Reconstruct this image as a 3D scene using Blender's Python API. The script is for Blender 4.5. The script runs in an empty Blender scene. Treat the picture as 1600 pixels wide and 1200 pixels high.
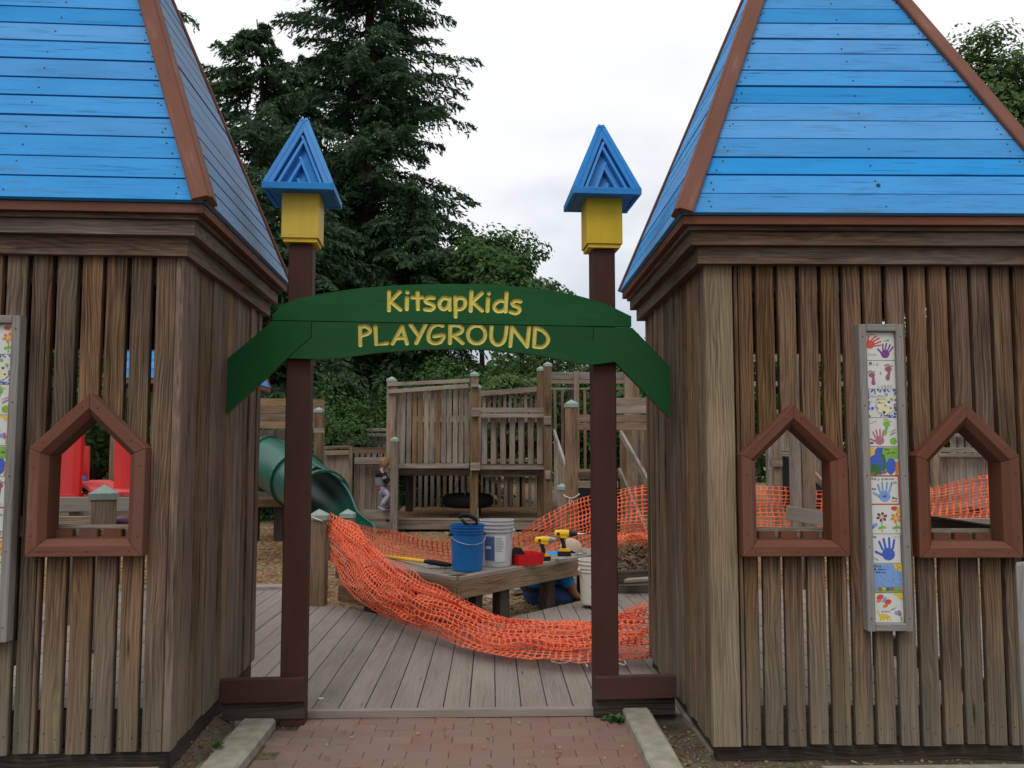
import bpy, bmesh, math, random
import numpy as np
from mathutils import Vector, Matrix, Quaternion
random.seed(11); rng = np.random.default_rng(5)
scn = bpy.context.scene
COL = scn.collection
# ---------------------------------------------------------------- camera
FPX = 1340.0; HCAM = 1.5
TH = math.atan(103/FPX); PS = math.atan(32/FPX)
FWD = Vector((math.sin(PS)*math.cos(TH), math.cos(PS)*math.cos(TH), math.sin(TH)))
RGT = Vector((math.cos(PS), -math.sin(PS), 0.0)); UPV = RGT.cross(FWD)
CAMLOC = Vector((0, 0, HCAM))
cd = bpy.data.cameras.new('camera'); cam = bpy.data.objects.new('camera', cd); COL.objects.link(cam)
cd.sensor_width = 36; cd.lens = 36*FPX/1600; cd.clip_start = 0.05; cd.clip_end = 2000
m = Matrix((RGT, UPV, -FWD)).transposed().to_4x4(); m.translation = CAMLOC; cam.matrix_world = m
scn.camera = cam
# ---------------------------------------------------------------- world / light / exposure
SUN_EL, SUN_ROT = math.radians(52), math.radians(200)
w = bpy.data.worlds.new('World'); scn.world = w; w.use_nodes = True
nt = w.node_tree; nt.nodes.clear(); N = nt.nodes.new; L = nt.links.new
out = N('ShaderNodeOutputWorld')
sky = N('ShaderNodeTexSky'); sky.sky_type = 'NISHITA'; sky.sun_disc = False
sky.sun_elevation = SUN_EL; sky.sun_rotation = SUN_ROT; sky.air_density = 1.0; sky.dust_density = 2.0
bg1 = N('ShaderNodeBackground'); bg1.inputs['Strength'].default_value = 0.12; L(sky.outputs[0], bg1.inputs['Color'])
tc = N('ShaderNodeTexCoord'); mp = N('ShaderNodeMapping'); mp.inputs['Scale'].default_value = (1.0, 1.0, 2.6)
L(tc.outputs['Generated'], mp.inputs['Vector'])
nz = N('ShaderNodeTexNoise'); nz.inputs['Scale'].default_value = 1.7; nz.inputs['Detail'].default_value = 5; nz.inputs['Roughness'].default_value = .5
L(mp.outputs[0], nz.inputs['Vector'])
sx = N('ShaderNodeSeparateXYZ'); L(tc.outputs['Generated'], sx.inputs[0])
ma = N('ShaderNodeMath'); ma.operation = 'MULTIPLY_ADD'; ma.inputs[1].default_value = 0.9; L(nz.outputs['Fac'], ma.inputs[0]); L(sx.outputs['Z'], ma.inputs[2])
cr = N('ShaderNodeValToRGB'); L(ma.outputs[0], cr.inputs[0])
e = cr.color_ramp.elements
e[0].position = .50; e[0].color = (.46, .50, .58, 1)
e[1].position = 1.0; e[1].color = (1.12, 1.13, 1.16, 1)
k = e.new(.71); k.color = (.69, .74, .82, 1)
k = e.new(.825); k.color = (1.0, 1.01, 1.04, 1)
bg2 = N('ShaderNodeBackground'); bg2.inputs['Strength'].default_value = 1.0; L(cr.outputs[0], bg2.inputs['Color'])
mx = N('ShaderNodeMixShader'); mx.inputs[0].default_value = .94; L(bg1.outputs[0], mx.inputs[1]); L(bg2.outputs[0], mx.inputs[2]); L(mx.outputs[0], out.inputs[0])
sl = bpy.data.lights.new('sun', 'SUN'); sl.energy = 0.95; sl.angle = math.radians(25); sl.color = (1, .97, .92)
sun = bpy.data.objects.new('sun', sl); COL.objects.link(sun)
az = math.radians(200)   # sun stands behind and to the left of the camera, high, behind cloud
sdir = Vector((math.sin(az)*math.cos(SUN_EL), math.cos(az)*math.cos(SUN_EL), math.sin(SUN_EL)))
sun.rotation_euler = sdir.to_track_quat('Z', 'Y').to_euler(); sun.location = (0, 0, 30)
vs = scn.view_settings; vs.view_transform = 'Standard'; vs.look = 'None'; vs.gamma = 1; vs.exposure = 0.0; vs.use_curve_mapping = False
scn.cycles.max_bounces = 6; scn.cycles.diffuse_bounces = 3; scn.cycles.glossy_bounces = 2; scn.cycles.transparent_max_bounces = 8

# ---------------------------------------------------------------- helpers
def ray(x, y): return FWD*FPX + RGT*(x-800) + UPV*(600-y)
def at(x, y, D):
    r = ray(x, y); return CAMLOC + r*(D/r.y)
def atz(x, y, z):
    r = ray(x, y); return CAMLOC + r*((z-HCAM)/r.z)
def tag(o, label=None, cat=None, group=None, kind=None):
    if label: o['label'] = label
    if cat: o['category'] = cat
    if group: o['group'] = group
    if kind: o['kind'] = kind
    return o
def empty(name, loc=(0, 0, 0), rz=0, label=None, cat=None, group=None):
    o = bpy.data.objects.new(name, None); COL.objects.link(o); o.location = loc; o.rotation_euler = (0, 0, rz)
    o.empty_display_size = .1
    return tag(o, label, cat, group)
def link(name, me, parent=None, mat4=None):
    o = bpy.data.objects.new(name, me); COL.objects.link(o)
    if parent is not None: o.parent = parent
    if mat4 is not None: o.matrix_basis = mat4
    return o
def pymesh(name, v, f, mats, mi=None, smooth=False):
    me = bpy.data.meshes.new(name); me.from_pydata([tuple(p) for p in v], [], f)
    if not isinstance(mats, (list, tuple)): mats = [mats]
    for x in mats: me.materials.append(x)
    if mi is not None: me.polygons.foreach_set('material_index', mi)
    if smooth: me.polygons.foreach_set('use_smooth', [True]*len(me.polygons))
    me.update(); return me
def frame(p0, zdir, xdir):
    z = Vector(zdir).normalized(); x = Vector(xdir); x = (x - z*x.dot(z)).normalized(); y = z.cross(x)
    m = Matrix((x, y, z)).transposed().to_4x4(); m.translation = p0; return m
_bc = {}
def board_mesh(L_, w_, t_, mat, ch=.004):
    key = (round(L_, 3), round(w_, 3), round(t_, 3), mat.name, ch)
    if key in _bc: return _bc[key]
    a, b = w_/2, t_/2; c = min(ch, a*.4, b*.4)
    prof = [(-a+c, -b), (a-c, -b), (a, -b+c), (a, b-c), (a-c, b), (-a+c, b), (-a, b-c), (-a, -b+c)]
    v = [(x, y, 0) for x, y in prof] + [(x, y, L_) for x, y in prof]
    f = [(i, (i+1) % 8, 8+(i+1) % 8, 8+i) for i in range(8)] + [tuple(range(7, -1, -1)), tuple(range(8, 16))]
    me = pymesh('board', v, f, mat); _bc[key] = me; return me
def board(name, p0, p1, w_, t_, wdir, mat, parent=None, ch=.004):
    """straight timber from p0 to p1 (centre line); w_ along wdir, t_ across"""
    p0 = Vector(p0); p1 = Vector(p1); d = p1-p0
    return link(name, board_mesh(d.length, w_, t_, mat, ch), parent, frame(p0, d, wdir))
def prism(name, poly, t_, org, zax, xax, mat, parent=None, mats=None):
    """poly of (along zax, along xax) extruded by t_ along y (= z cross x)"""
    n = len(poly); v = [(b, 0, a) for a, b in poly] + [(b, t_, a) for a, b in poly]
    f = [tuple(range(n)), tuple(range(2*n-1, n-1, -1))] + [(i, n+i, n+(i+1) % n, (i+1) % n) for i in range(n)]
    me = pymesh(name, v, f, mat)
    bm = bmesh.new(); bm.from_mesh(me); bmesh.ops.recalc_face_normals(bm, faces=bm.faces); bm.to_mesh(me); bm.free()
    return link(name, me, parent, frame(org, zax, xax))
class MB:
    def __init__(s): s.v = []; s.f = []; s.mi = []
    def add(s, v, f, mi=0):
        o = len(s.v); s.v += [tuple(p) for p in v]; s.f += [tuple(i+o for i in q) for q in f]; s.mi += [mi]*len(f)
    def box(s, lo, hi, mi=0, M4=None):
        x0, y0, z0 = lo; x1, y1, z1 = hi
        v = [Vector(p) for p in ((x0,y0,z0),(x1,y0,z0),(x1,y1,z0),(x0,y1,z0),(x0,y0,z1),(x1,y0,z1),(x1,y1,z1),(x0,y1,z1))]
        if M4 is not None: v = [M4 @ p for p in v]
        s.add(v, [(3,2,1,0),(4,5,6,7),(0,1,5,4),(1,2,6,5),(2,3,7,6),(3,0,4,7)], mi)
    def tube(s, pts, r, n=8, mi=0, cap=True, sq=1.0):
        pts = [Vector(p) for p in pts]; rs = r if isinstance(r, (list, tuple)) else [r]*len(pts)
        up = None; rings = []
        for i, p in enumerate(pts):
            t = (pts[min(i+1, len(pts)-1)]-pts[max(i-1, 0)]).normalized()
            if up is None: up = Vector((0, 0, 1)) if abs(t.z) < .9 else Vector((1, 0, 0))
            a = t.cross(up).normalized(); b = a.cross(t).normalized(); up = b
            rings.append([p + (a*math.cos(q) + b*math.sin(q)*sq)*rs[i] for q in [2*math.pi*j/n for j in range(n)]])
        v = [p for rg in rings for p in rg]
        f = [(i*n+j, i*n+(j+1) % n, (i+1)*n+(j+1) % n, (i+1)*n+j) for i in range(len(pts)-1) for j in range(n)]
        if cap: f += [tuple(range(n-1, -1, -1)), tuple((len(pts)-1)*n+j for j in range(n))]
        s.add(v, f, mi)
    def lathe(s, prof, c=(0, 0, 0), n=24, mi=0, M4=None):
        v = []; 
        for r_, z_ in prof:
            for j in range(n):
                q = 2*math.pi*j/n; p = Vector((c[0]+r_*math.cos(q), c[1]+r_*math.sin(q), c[2]+z_))
                v.append(M4 @ p if M4 is not None else p)
        f = [(i*n+j, i*n+(j+1) % n, (i+1)*n+(j+1) % n, (i+1)*n+j) for i in range(len(prof)-1) for j in range(n)]
        s.add(v, f, mi)
    def ball(s, c, r, n=10, mi=0, M4=None):
        rx, ry, rz = r if isinstance(r, (list, tuple)) else (r, r, r)
        v = []; k = n//2+1
        for i in range(k):
            ph = math.pi*i/(k-1)
            for j in range(n):
                q = 2*math.pi*j/n; p = Vector((c[0]+rx*math.sin(ph)*math.cos(q), c[1]+ry*math.sin(ph)*math.sin(q), c[2]+rz*math.cos(ph)))
                v.append(M4 @ p if M4 is not None else p)
        f = [(i*n+j, (i+1)*n+j, (i+1)*n+(j+1) % n, i*n+(j+1) % n) for i in range(k-1) for j in range(n)]
        s.add(v, f, mi)
    def build(s, name, mats, parent=None, smooth=False, mat4=None):
        return link(name, pymesh(name, s.v, s.f, mats, s.mi, smooth), parent, mat4)

# ---------------------------------------------------------------- materials
def newmat(name):
    mt = bpy.data.materials.new(name); mt.use_nodes = True; t = mt.node_tree
    return mt, t, t.nodes['Principled BSDF']
class G:
    """tiny node-graph writer"""
    def __init__(s, t): s.t = t
    def n(s, typ, **kw):
        o = s.t.nodes.new(typ)
        for k_, v_ in kw.items():
            if k_ == 'i':
                for a, b in v_.items(): s.put(o, a, b)
            else: setattr(o, k_, v_)
        return o
    def put(s, o, a, b):
        if isinstance(b, bpy.types.NodeSocket): s.t.links.new(b, o.inputs[a])
        else: o.inputs[a].default_value = b
    def math(s, op, a, b=0.0, c=None, clamp=False):
        o = s.n('ShaderNodeMath', operation=op, use_clamp=clamp); s.put(o, 0, a); s.put(o, 1, b)
        if c is not None: s.put(o, 2, c)
        return o.outputs[0]
    def mix(s, f, a, b, mode='MIX'):
        o = s.n('ShaderNodeMix', data_type='RGBA', blend_type=mode); s.put(o, 0, f); s.put(o, 6, a); s.put(o, 7, b); return o.outputs[2]
    def noise(s, vec, sc, det=3, rough=.5, dist=0):
        o = s.n('ShaderNodeTexNoise', i={'Vector': vec, 'Scale': sc, 'Detail': det, 'Roughness': rough, 'Distortion': dist}); return o.outputs['Fac']
    def ramp(s, f, *st):
        o = s.n('ShaderNodeValToRGB'); s.put(o, 0, f); e = o.color_ramp.elements
        for i, (p, c) in enumerate(st):
            if i < 2: el = e[i]; el.position = p
            else: el = e.new(p)
            el.color = (c[0], c[1], c[2], 1) if isinstance(c, (tuple, list)) else (c, c, c, 1)
        return o.outputs[0]
    def vmul(s, v, k):
        o = s.n('ShaderNodeVectorMath', operation='MULTIPLY'); s.put(o, 0, v); s.put(o, 1, k); return o.outputs[0]
    def vadd(s, v, k):
        o = s.n('ShaderNodeVectorMath', operation='ADD'); s.put(o, 0, v); s.put(o, 1, k); return o.outputs[0]
def c4(c): return (c[0], c[1], c[2], 1)
def local_coords(g):
    tc = g.n('ShaderNodeTexCoord'); oi = g.n('ShaderNodeObjectInfo')
    r = oi.outputs['Random']
    cb = g.n('ShaderNodeCombineXYZ', i={0: g.math('MULTIPLY', r, 37.0), 1: g.math('MULTIPLY', r, 91.0), 2: g.math('MULTIPLY', r, 211.0)})
    return g.vadd(tc.outputs['Object'], cb.outputs[0]), r, tc
def wood(name, light, mid, dark, var=.35, bump=.35, algae=0.0, grey=0.0, rough=.8, tint=None):
    mt, t, b = newmat(name); g = G(t); P, r, tc = local_coords(g)
    warp = g.noise(g.vmul(P, (5, 5, 1.6)), 1.0, 2)
    P2 = g.vadd(P, g.n('ShaderNodeCombineXYZ', i={0: g.math('MULTIPLY', g.math('SUBTRACT', warp, .5), .06)}).outputs[0])
    sx = g.n('ShaderNodeSeparateXYZ', i={0: P2})
    ring = g.math('ADD', g.math('MULTIPLY', sx.outputs[0], 420.0), g.math('MULTIPLY', g.noise(g.vmul(P, (7, 7, 1.1)), 1.0, 3), 60.0))
    ring = g.math('ADD', ring, g.math('MULTIPLY', sx.outputs[1], 150.0))
    ring = g.math('MULTIPLY_ADD', g.math('SINE', ring), .5, .5)
    streak = g.noise(g.vmul(P2, (175, 175, 2.6)), 1.0, 4, .6)
    patch = g.noise(g.vmul(P, (7, 7, 1.3)), 1.0, 3, .6)
    v = g.math('ADD', g.math('MULTIPLY', ring, .10), g.math('MULTIPLY', streak, .83)); v = g.math('ADD', v, g.math('MULTIPLY', patch, .62))
    col = g.ramp(v, (.56, dark), (1.0, light), (.765, mid))
    # every plank its own tone
    h = g.n('ShaderNodeHueSaturation', i={'Hue': g.math('MULTIPLY_ADD', g.math('FRACT', g.math('MULTIPLY', r, 7.13)), .011, .4945),
            'Saturation': g.math('MULTIPLY_ADD', g.math('FRACT', g.math('MULTIPLY', r, 3.7)), var*1.2, 1-var*.6),
            'Value': g.math('MULTIPLY_ADD', g.math('FRACT', g.math('MULTIPLY', r, 13.3)), var*1.3, 1-var*.65), 'Color': col})
    col = h.outputs[0]
    if grey > 0:
        gn = g.ramp(g.noise(g.vmul(P, (9, 9, .8)), 1.0, 4, .6), (.42, 0.0), (.66, 1.0))
        gv = g.mix(streak, (.12, .115, .11, 1), (.33, .315, .295, 1))
        col = g.mix(g.math('MULTIPLY', gn, grey), col, gv)
    if algae > 0:
        geo = g.n('ShaderNodeNewGeometry'); sz = g.n('ShaderNodeSeparateXYZ', i={0: geo.outputs['Position']})
        a = g.math('SUBTRACT', .95, sz.outputs[2]); a = g.math('MULTIPLY', a, g.math('ADD', .35, patch), clamp=True)
        col = g.mix(g.math('MULTIPLY', a, algae), col, g.mix(streak, (.10, .098, .07, 1), (.29, .27, .20, 1)))
    kn = g.n('ShaderNodeTexVoronoi', i={'Vector': g.vmul(P, (9, 9, 1.15)), 'Scale': 1.0}).outputs['Distance']
    kf = g.ramp(kn, (.035, 1.0), (.085, 0.0))
    col = g.mix(g.math('MULTIPLY', kf, .75), col, c4([q*.45 for q in dark]))
    g.put(b, 'Base Color', col); g.put(b, 'Roughness', rough); g.put(b, 'Specular IOR Level', .10)
    bm = g.n('ShaderNodeBump', i={'Height': v, 'Strength': bump, 'Distance': .004}); g.put(b, 'Normal', bm.outputs[0])
    return mt
def painted(name, c, worn=(.20, .20, .20), wear=.25, var=.12, rough=.55, bump=.3, crack=.5, spec=.10):
    mt, t, b = newmat(name); g = G(t); P, r, tc = local_coords(g)
    streak = g.noise(g.vmul(P, (42, 42, 2.0)), 1.0, 5, .7)
    fine = g.noise(g.vmul(P, (110, 110, 4)), 1.0, 4, .75)
    patch = g.noise(g.vmul(P, (9, 9, 2.0)), 1.0, 5, .62)
    base = g.mix(g.ramp(patch, (.3, 0.0), (.7, 1.0)), c4([q*.86 for q in c]), c4([min(1, q*1.1) for q in c]))
    base = g.n('ShaderNodeHueSaturation', i={'Hue': .5, 'Saturation': g.math('MULTIPLY_ADD', g.math('FRACT', g.math('MULTIPLY', r, 5.7)), -var, 1.0), 'Value': g.math('MULTIPLY_ADD', g.math('FRACT', g.math('MULTIPLY', r, 11.3)), var, 1-var/2), 'Color': base}).outputs[0]
    wm = g.math('ADD', g.math('MULTIPLY', patch, .55), g.math('MULTIPLY', streak, .45))
    wf = g.ramp(wm, (.64-.22*wear, 0.0), (.74-.18*wear, 1.0))
    col = g.mix(g.math('MULTIPLY', wf, .8), base, g.mix(streak, c4([q*.7 for q in worn]), c4([q*1.25 for q in worn])))
    cf = g.ramp(g.math('ADD', g.math('MULTIPLY', fine, .5), g.math('MULTIPLY', streak, .5)), (.34, 1.0), (.46, 0.0))
    col = g.mix(g.math('MULTIPLY', cf, crack), col, c4([q*.28 for q in c]))
    g.put(b, 'Base Color', col); g.put(b, 'Roughness', rough); g.put(b, 'Specular IOR Level', spec)
    hh = g.math('ADD', g.math('MULTIPLY', streak, .6), g.math('MULTIPLY', fine, .4))
    bm = g.n('ShaderNodeBump', i={'Height': hh, 'Strength': bump, 'Distance': .003}); g.put(b, 'Normal', bm.outputs[0])
    return mt
def plain(name, c, rough=.5, var=.12, sc=12, bump=.1, bsc=80, spec=.25, metal=0, trans=0):
    mt, t, b = newmat(name); g = G(t); P, r, tc = local_coords(g)
    n1 = g.noise(P, sc, 4, .6); n2 = g.noise(P, bsc, 3, .6)
    col = g.mix(n1, c4([q*(1-var) for q in c]), c4([min(1.0, q*(1+var)) for q in c]))
    g.put(b, 'Base Color', col); g.put(b, 'Roughness', rough); g.put(b, 'Specular IOR Level', spec); g.put(b, 'Metallic', metal)
    if trans: g.put(b, 'Subsurface Weight', trans); g.put(b, 'Subsurface Radius', (.03, .01, .005))
    bm = g.n('ShaderNodeBump', i={'Height': n2, 'Strength': bump, 'Distance': .003}); g.put(b, 'Normal', bm.outputs[0])
    return mt
def ground_mat(name, a, b_, c, sc=60, bump=.8, dist=.02, big=1.2):
    mt, t, b = newmat(name); g = G(t); geo = g.n('ShaderNodeNewGeometry'); P = geo.outputs['Position']
    vo = g.n('ShaderNodeTexVoronoi', i={'Vector': g.vmul(P, (1, .6, 1)), 'Scale': sc})
    n1 = g.noise(P, sc*.6, 5, .7); n2 = g.noise(P, big, 4, .6)
    col = g.mix(vo.outputs['Color'], c4(a), c4(b_)); col = g.mix(n1, col, c4(b_)); col = g.mix(g.ramp(n2, (.4, 0.0), (.65, 1.0)), col, c4(c))
    col = g.mix(.35, col, vo.outputs['Color'], 'SOFT_LIGHT')
    g.put(b, 'Base Color', col); g.put(b, 'Roughness', .95); g.put(b, 'Specular IOR Level', .1)
    hh = g.math('ADD', vo.outputs['Distance'], n1)
    bm = g.n('ShaderNodeBump', i={'Height': hh, 'Strength': bump, 'Distance': dist}); g.put(b, 'Normal', bm.outputs[0])
    return mt
def leafmat(name, a, b_, rough=.6, transl=.25):
    mt, t, b = newmat(name); g = G(t)
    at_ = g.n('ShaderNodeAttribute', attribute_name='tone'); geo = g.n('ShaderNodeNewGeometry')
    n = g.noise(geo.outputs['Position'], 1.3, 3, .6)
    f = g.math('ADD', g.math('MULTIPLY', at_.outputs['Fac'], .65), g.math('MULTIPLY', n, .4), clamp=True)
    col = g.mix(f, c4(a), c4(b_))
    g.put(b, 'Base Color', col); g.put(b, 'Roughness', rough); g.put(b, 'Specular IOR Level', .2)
    tr = g.n('ShaderNodeBsdfTranslucent', i={'Color': col}); ms = g.n('ShaderNodeMixShader', i={0: transl, 1: b.outputs[0], 2: tr.outputs[0]})
    t.links.new(ms.outputs[0], t.nodes['Material Output'].inputs[0])
    return mt
M = {}
M['slat'] = wood('slat_wood', (.25, .158, .095), (.126, .077, .047), (.032, .021, .014), var=.34, bump=.5, algae=.75)
M['side'] = wood('side_slat_wood', (.265, .178, .112), (.145, .093, .057), (.038, .026, .017), var=.38, bump=.5, algae=.6, grey=.15)
M['cornice'] = wood('cornice_wood', (.21, .145, .098), (.115, .076, .052), (.04, .027, .02), var=.3, bump=.4, grey=.3)
M['corner'] = wood('corner_board_wood', (.33, .26, .175), (.205, .152, .098), (.085, .06, .04), var=.12, bump=.4, algae=.4)
M['grey'] = wood('weathered_grey_wood', (.37, .305, .235), (.225, .175, .128), (.065, .049, .036), var=.35, bump=.4, grey=.55)
M['brownish'] = wood('weathered_brown_wood', (.31, .21, .132), (.185, .120, .073), (.055, .037, .025), var=.35, bump=.4, grey=.2)
M['darkwood'] = wood('dark_wood', (.13, .10, .08), (.07, .055, .045), (.025, .02, .018), var=.3, bump=.4)  # dark brown tone for joists, undersides, legs and edging timbers
M['deck'] = wood('grey_deck_board', (.315, .275, .232), (.262, .226, .19), (.19, .16, .132), var=.12, bump=.12, rough=.75)
M['inner'] = wood('shaded_interior_wood', (.16, .115, .08), (.09, .065, .045), (.03, .022, .017), var=.2, bump=.3)  # inside timbers and lining, with the tower's inner shade put into the colour
M['panelframe'] = wood('panel_frame_grey', (.30, .28, .25), (.24, .22, .20), (.15, .14, .125), var=.08, bump=.15, rough=.7)
M['brown'] = painted('brown_paint', (.160, .060, .036), worn=(.19, .11, .08), wear=.35, crack=.5, rough=.6)
M['brownpost'] = painted('brown_post_paint', (.076, .034, .025), worn=(.11, .06, .05), wear=.1, crack=.35, rough=.6)
M['hip'] = painted('brown_hip_paint', (.185, .075, .05), worn=(.24, .14, .10), wear=.25, crack=.5, rough=.65)
M['blue'] = painted('blue_roof_paint', (.022, .28, .66), worn=(.08, .15, .22), wear=.42, crack=.8, rough=.6)
M['blueworn'] = painted('faded_blue_roof_paint', (.15, .27, .43), worn=(.16, .20, .26), wear=.85, crack=.75, rough=.65)
M['bluebird'] = painted('blue_finial_paint', (.012, .21, .56), worn=(.06, .16, .3), wear=.1, crack=.3, rough=.5)
M['yellow'] = painted('yellow_paint', (.72, .48, .03), worn=(.6, .45, .15), wear=.05, crack=.12, rough=.5)
M['green'] = painted('green_sign_paint', (.008, .088, .020), worn=(.02, .11, .04), wear=.12, crack=.3, rough=.5, spec=.16)
M['letter'] = painted('yellow_letter_paint', (.66, .55, .10), worn=(.55, .45, .14), wear=.2, crack=.3, rough=.7)
M['redp'] = painted('red_paint', (.55, .015, .012), worn=(.5, .05, .04), wear=.1, crack=.1, rough=.5)
M['cap'] = plain('pale_green_post_cap', (.24, .30, .265), rough=.55, var=.25, sc=25, bump=.1)
M['concrete'] = plain('old_concrete', (.31, .29, .225), rough=.9, var=.55, sc=14, bump=.5, bsc=120, spec=.2)
M['net'] = plain('orange_net_plastic', (.95, .165, .07), rough=.5, var=.15, sc=6, bump=.0, trans=.0)
M['slide'] = plain('green_slide_plastic', (.015, .095, .068), rough=.3, var=.25, sc=4, bump=.03, spec=.5)
M['slidein'] = plain('green_slide_inner', (.006, .04, .032), rough=.5, var=.2, sc=4, bump=.03)
M['rubber_and_shade'] = plain('black_rubber_and_shade', (.012, .012, .013), rough=.75)  # tyre and grips, also black slats standing in for shaded hollows
M['black'] = plain('black_plastic', (.018, .018, .02), rough=.45)
M['toolyellow'] = plain('tool_yellow_plastic', (.80, .47, .02), rough=.4)
M['toolgrey'] = plain('tool_grey_metal', (.35, .35, .36), rough=.35, metal=.7)
M['bucketblue'] = plain('blue_bucket_plastic', (.012, .13, .38), rough=.35, var=.1, bump=.03)
M['bucketgrey'] = plain('pale_grey_bucket_plastic', (.46, .46, .46), rough=.45, var=.15, bump=.03)
M['bucketwhite'] = plain('white_bucket_plastic', (.66, .62, .52), rough=.45, var=.12, bump=.03)
M['label'] = plain('paper_label', (.62, .62, .62), rough=.6, var=.06, bump=.0)
M['labelblue'] = plain('blue_label', (.08, .13, .26), rough=.6, var=.1, bump=.0)
M['redplastic'] = plain('red_tray_plastic', (.62, .015, .02), rough=.35, var=.08, bump=.02)
M['wire'] = plain('wire_metal', (.45, .44, .42), rough=.35, metal=.8)
M['rope'] = plain('pale_rope', (.62, .56, .48), rough=.9)
M['skin'] = plain('skin', (.42, .22, .15), rough=.55, var=.08, bump=.02, spec=.35)
M['skintan'] = plain('tanned_skin', (.26, .115, .07), rough=.55, var=.1, bump=.02, spec=.35)
M['hair'] = plain('blond_hair', (.30, .17, .075), rough=.8, var=.35, sc=60)
M['hoodie'] = plain('black_fleece', (.014, .015, .02), rough=.9)
M['hoodiegrey'] = plain('grey_fleece', (.17, .17, .19), rough=.9)
M['redcloth'] = plain('red_cloth', (.42, .035, .06), rough=.9)
M['pants'] = plain('pale_grey_cloth', (.33, .35, .43), rough=.9, var=.2)
M['shoe'] = plain('grey_shoe', (.10, .12, .17), rough=.7)
M['sole'] = plain('white_sole', (.55, .57, .62), rough=.7)
M['denim'] = plain('blue_denim', (.045, .085, .20), rough=.9, var=.3, sc=30)
M['shirt'] = plain('bright_blue_cloth', (.01, .24, .62), rough=.85, var=.15)
M['capcloth'] = plain('tan_cloth', (.44, .33, .25), rough=.9, var=.12)
M['belt'] = plain('black_leather', (.015, .013, .013), rough=.5)
M['purple'] = plain('purple_plastic', (.10, .012, .055), rough=.4)
M['tile'] = plain('white_glazed_tile', (.66, .65, .60), rough=.25, var=.05, sc=20, bump=.02, spec=.5)
M['grout'] = plain('grey_grout', (.18, .17, .16), rough=.9)
M['nail'] = plain('dark_nail', (.03, .028, .026), rough=.6)
M['soil'] = ground_mat('soil', (.10, .075, .05), (.17, .13, .09), (.075, .06, .045), sc=70, bump=.7, dist=.012)
M['mulch'] = ground_mat('wood_mulch', (.36, .22, .11), (.20, .115, .06), (.30, .20, .12), sc=30, bump=1.0, dist=.03)
M['chip'] = leafmat('wood_chips', (.10, .055, .028), (.50, .33, .18), rough=.9, transl=.0)
M['chipdark'] = leafmat('dark_wood_chips', (.045, .028, .018), (.34, .24, .15), rough=.9, transl=.0)
M['fir'] = leafmat('fir_needles', (.018, .042, .022), (.085, .155, .07))
M['cedar'] = leafmat('cedar_foliage', (.018, .045, .018), (.08, .16, .045))
M['leaf'] = leafmat('broad_leaves', (.018, .050, .014), (.085, .17, .045), transl=.3)
M['leafautumn'] = leafmat('broad_leaves_tinged', (.028, .07, .018), (.13, .20, .06), transl=.3)
M['bark'] = plain('bark', (.06, .045, .035), rough=.95, var=.4, sc=8, bump=.8, bsc=30)
def brickmat():
    mt, t, b = newmat('red_paver'); g = G(t); P, r, tc = local_coords(g); geo = g.n('ShaderNodeNewGeometry')
    c1 = g.ramp(r, (0.0, (.26, .135, .098)), (1.0, (.31, .20, .145)), (.35, (.29, .155, .112)), (.7, (.27, .155, .12)))
    n = g.noise(P, 90, 4, .7); col = g.mix(n, c1, (.20, .13, .11, 1)); 
    st = g.noise(geo.outputs['Position'], 2.3, 5, .65)
    col = g.mix(g.ramp(st, (.48, 0.0), (.66, .6)), col, (.20, .175, .135, 1))
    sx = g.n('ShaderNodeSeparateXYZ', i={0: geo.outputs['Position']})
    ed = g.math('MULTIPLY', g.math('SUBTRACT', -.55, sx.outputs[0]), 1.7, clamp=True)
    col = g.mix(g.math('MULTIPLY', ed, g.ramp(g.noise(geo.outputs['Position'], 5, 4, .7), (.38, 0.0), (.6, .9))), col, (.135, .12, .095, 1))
    g.put(b, 'Base Color', col); g.put(b, 'Roughness', .9); g.put(b, 'Specular IOR Level', .2)
    bm = g.n('ShaderNodeBump', i={'Height': n, 'Strength': .35, 'Distance': .003}); g.put(b, 'Normal', bm.outputs[0])
    return mt
M['brick'] = brickmat()
# ================================================================ SETTING
def ground_h(x, y):
    h = 0.0
    if y < 4.9: h += .045*min(1, (4.9-y)/.3)
    if x < -1.3 and y < 5.2: h += .09*min(1, (-1.3-x)/.15)*min(1, (5.2-y)/.4)
    # chip pile right of the gate
    h += .42*math.exp(-(((x-1.75)/.75)**2+((y-9.7)/.55)**2))
    h += .10*math.exp(-(((x-.1)/1.6)**2+((y-10.2)/1.6)**2))
    return h
def grid_sheet(name, xs, ys, mat, hf, kind='structure'):
    v = [(x, y, hf(x, y)) for y in ys for x in xs]; n = len(xs)
    f = [(j*n+i, j*n+i+1, (j+1)*n+i+1, (j+1)*n+i) for j in range(len(ys)-1) for i in range(n-1)]
    o = link(name, pymesh(name, v, f, mat, smooth=True)); tag(o, kind=kind); return o
xs = [-600, -200, -60, -25, -12, -7, -5] + [round(-4+.1*i, 2) for i in range(81)] + [5, 7, 12, 25, 60, 200, 600]
ys = [-60, -10, 1.0] + [round(2+.1*i, 2) for i in range(28)]
gs = grid_sheet('soil_ground', xs, ys+[4.8], M['soil'], lambda x, y: ground_h(x, y)+(random.random()-.5)*.012*(abs(x) < 5))
ys2 = [4.8] + [round(4.9+.12*i, 2) for i in range(60)] + [12.5, 14, 17, 22, 30, 60, 200, 900]
gm = grid_sheet('mulch_ground', xs, ys2, M['mulch'], lambda x, y: ground_h(x, y)+(random.random()-.5)*.02*(abs(x) < 5 and y < 14))

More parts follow.
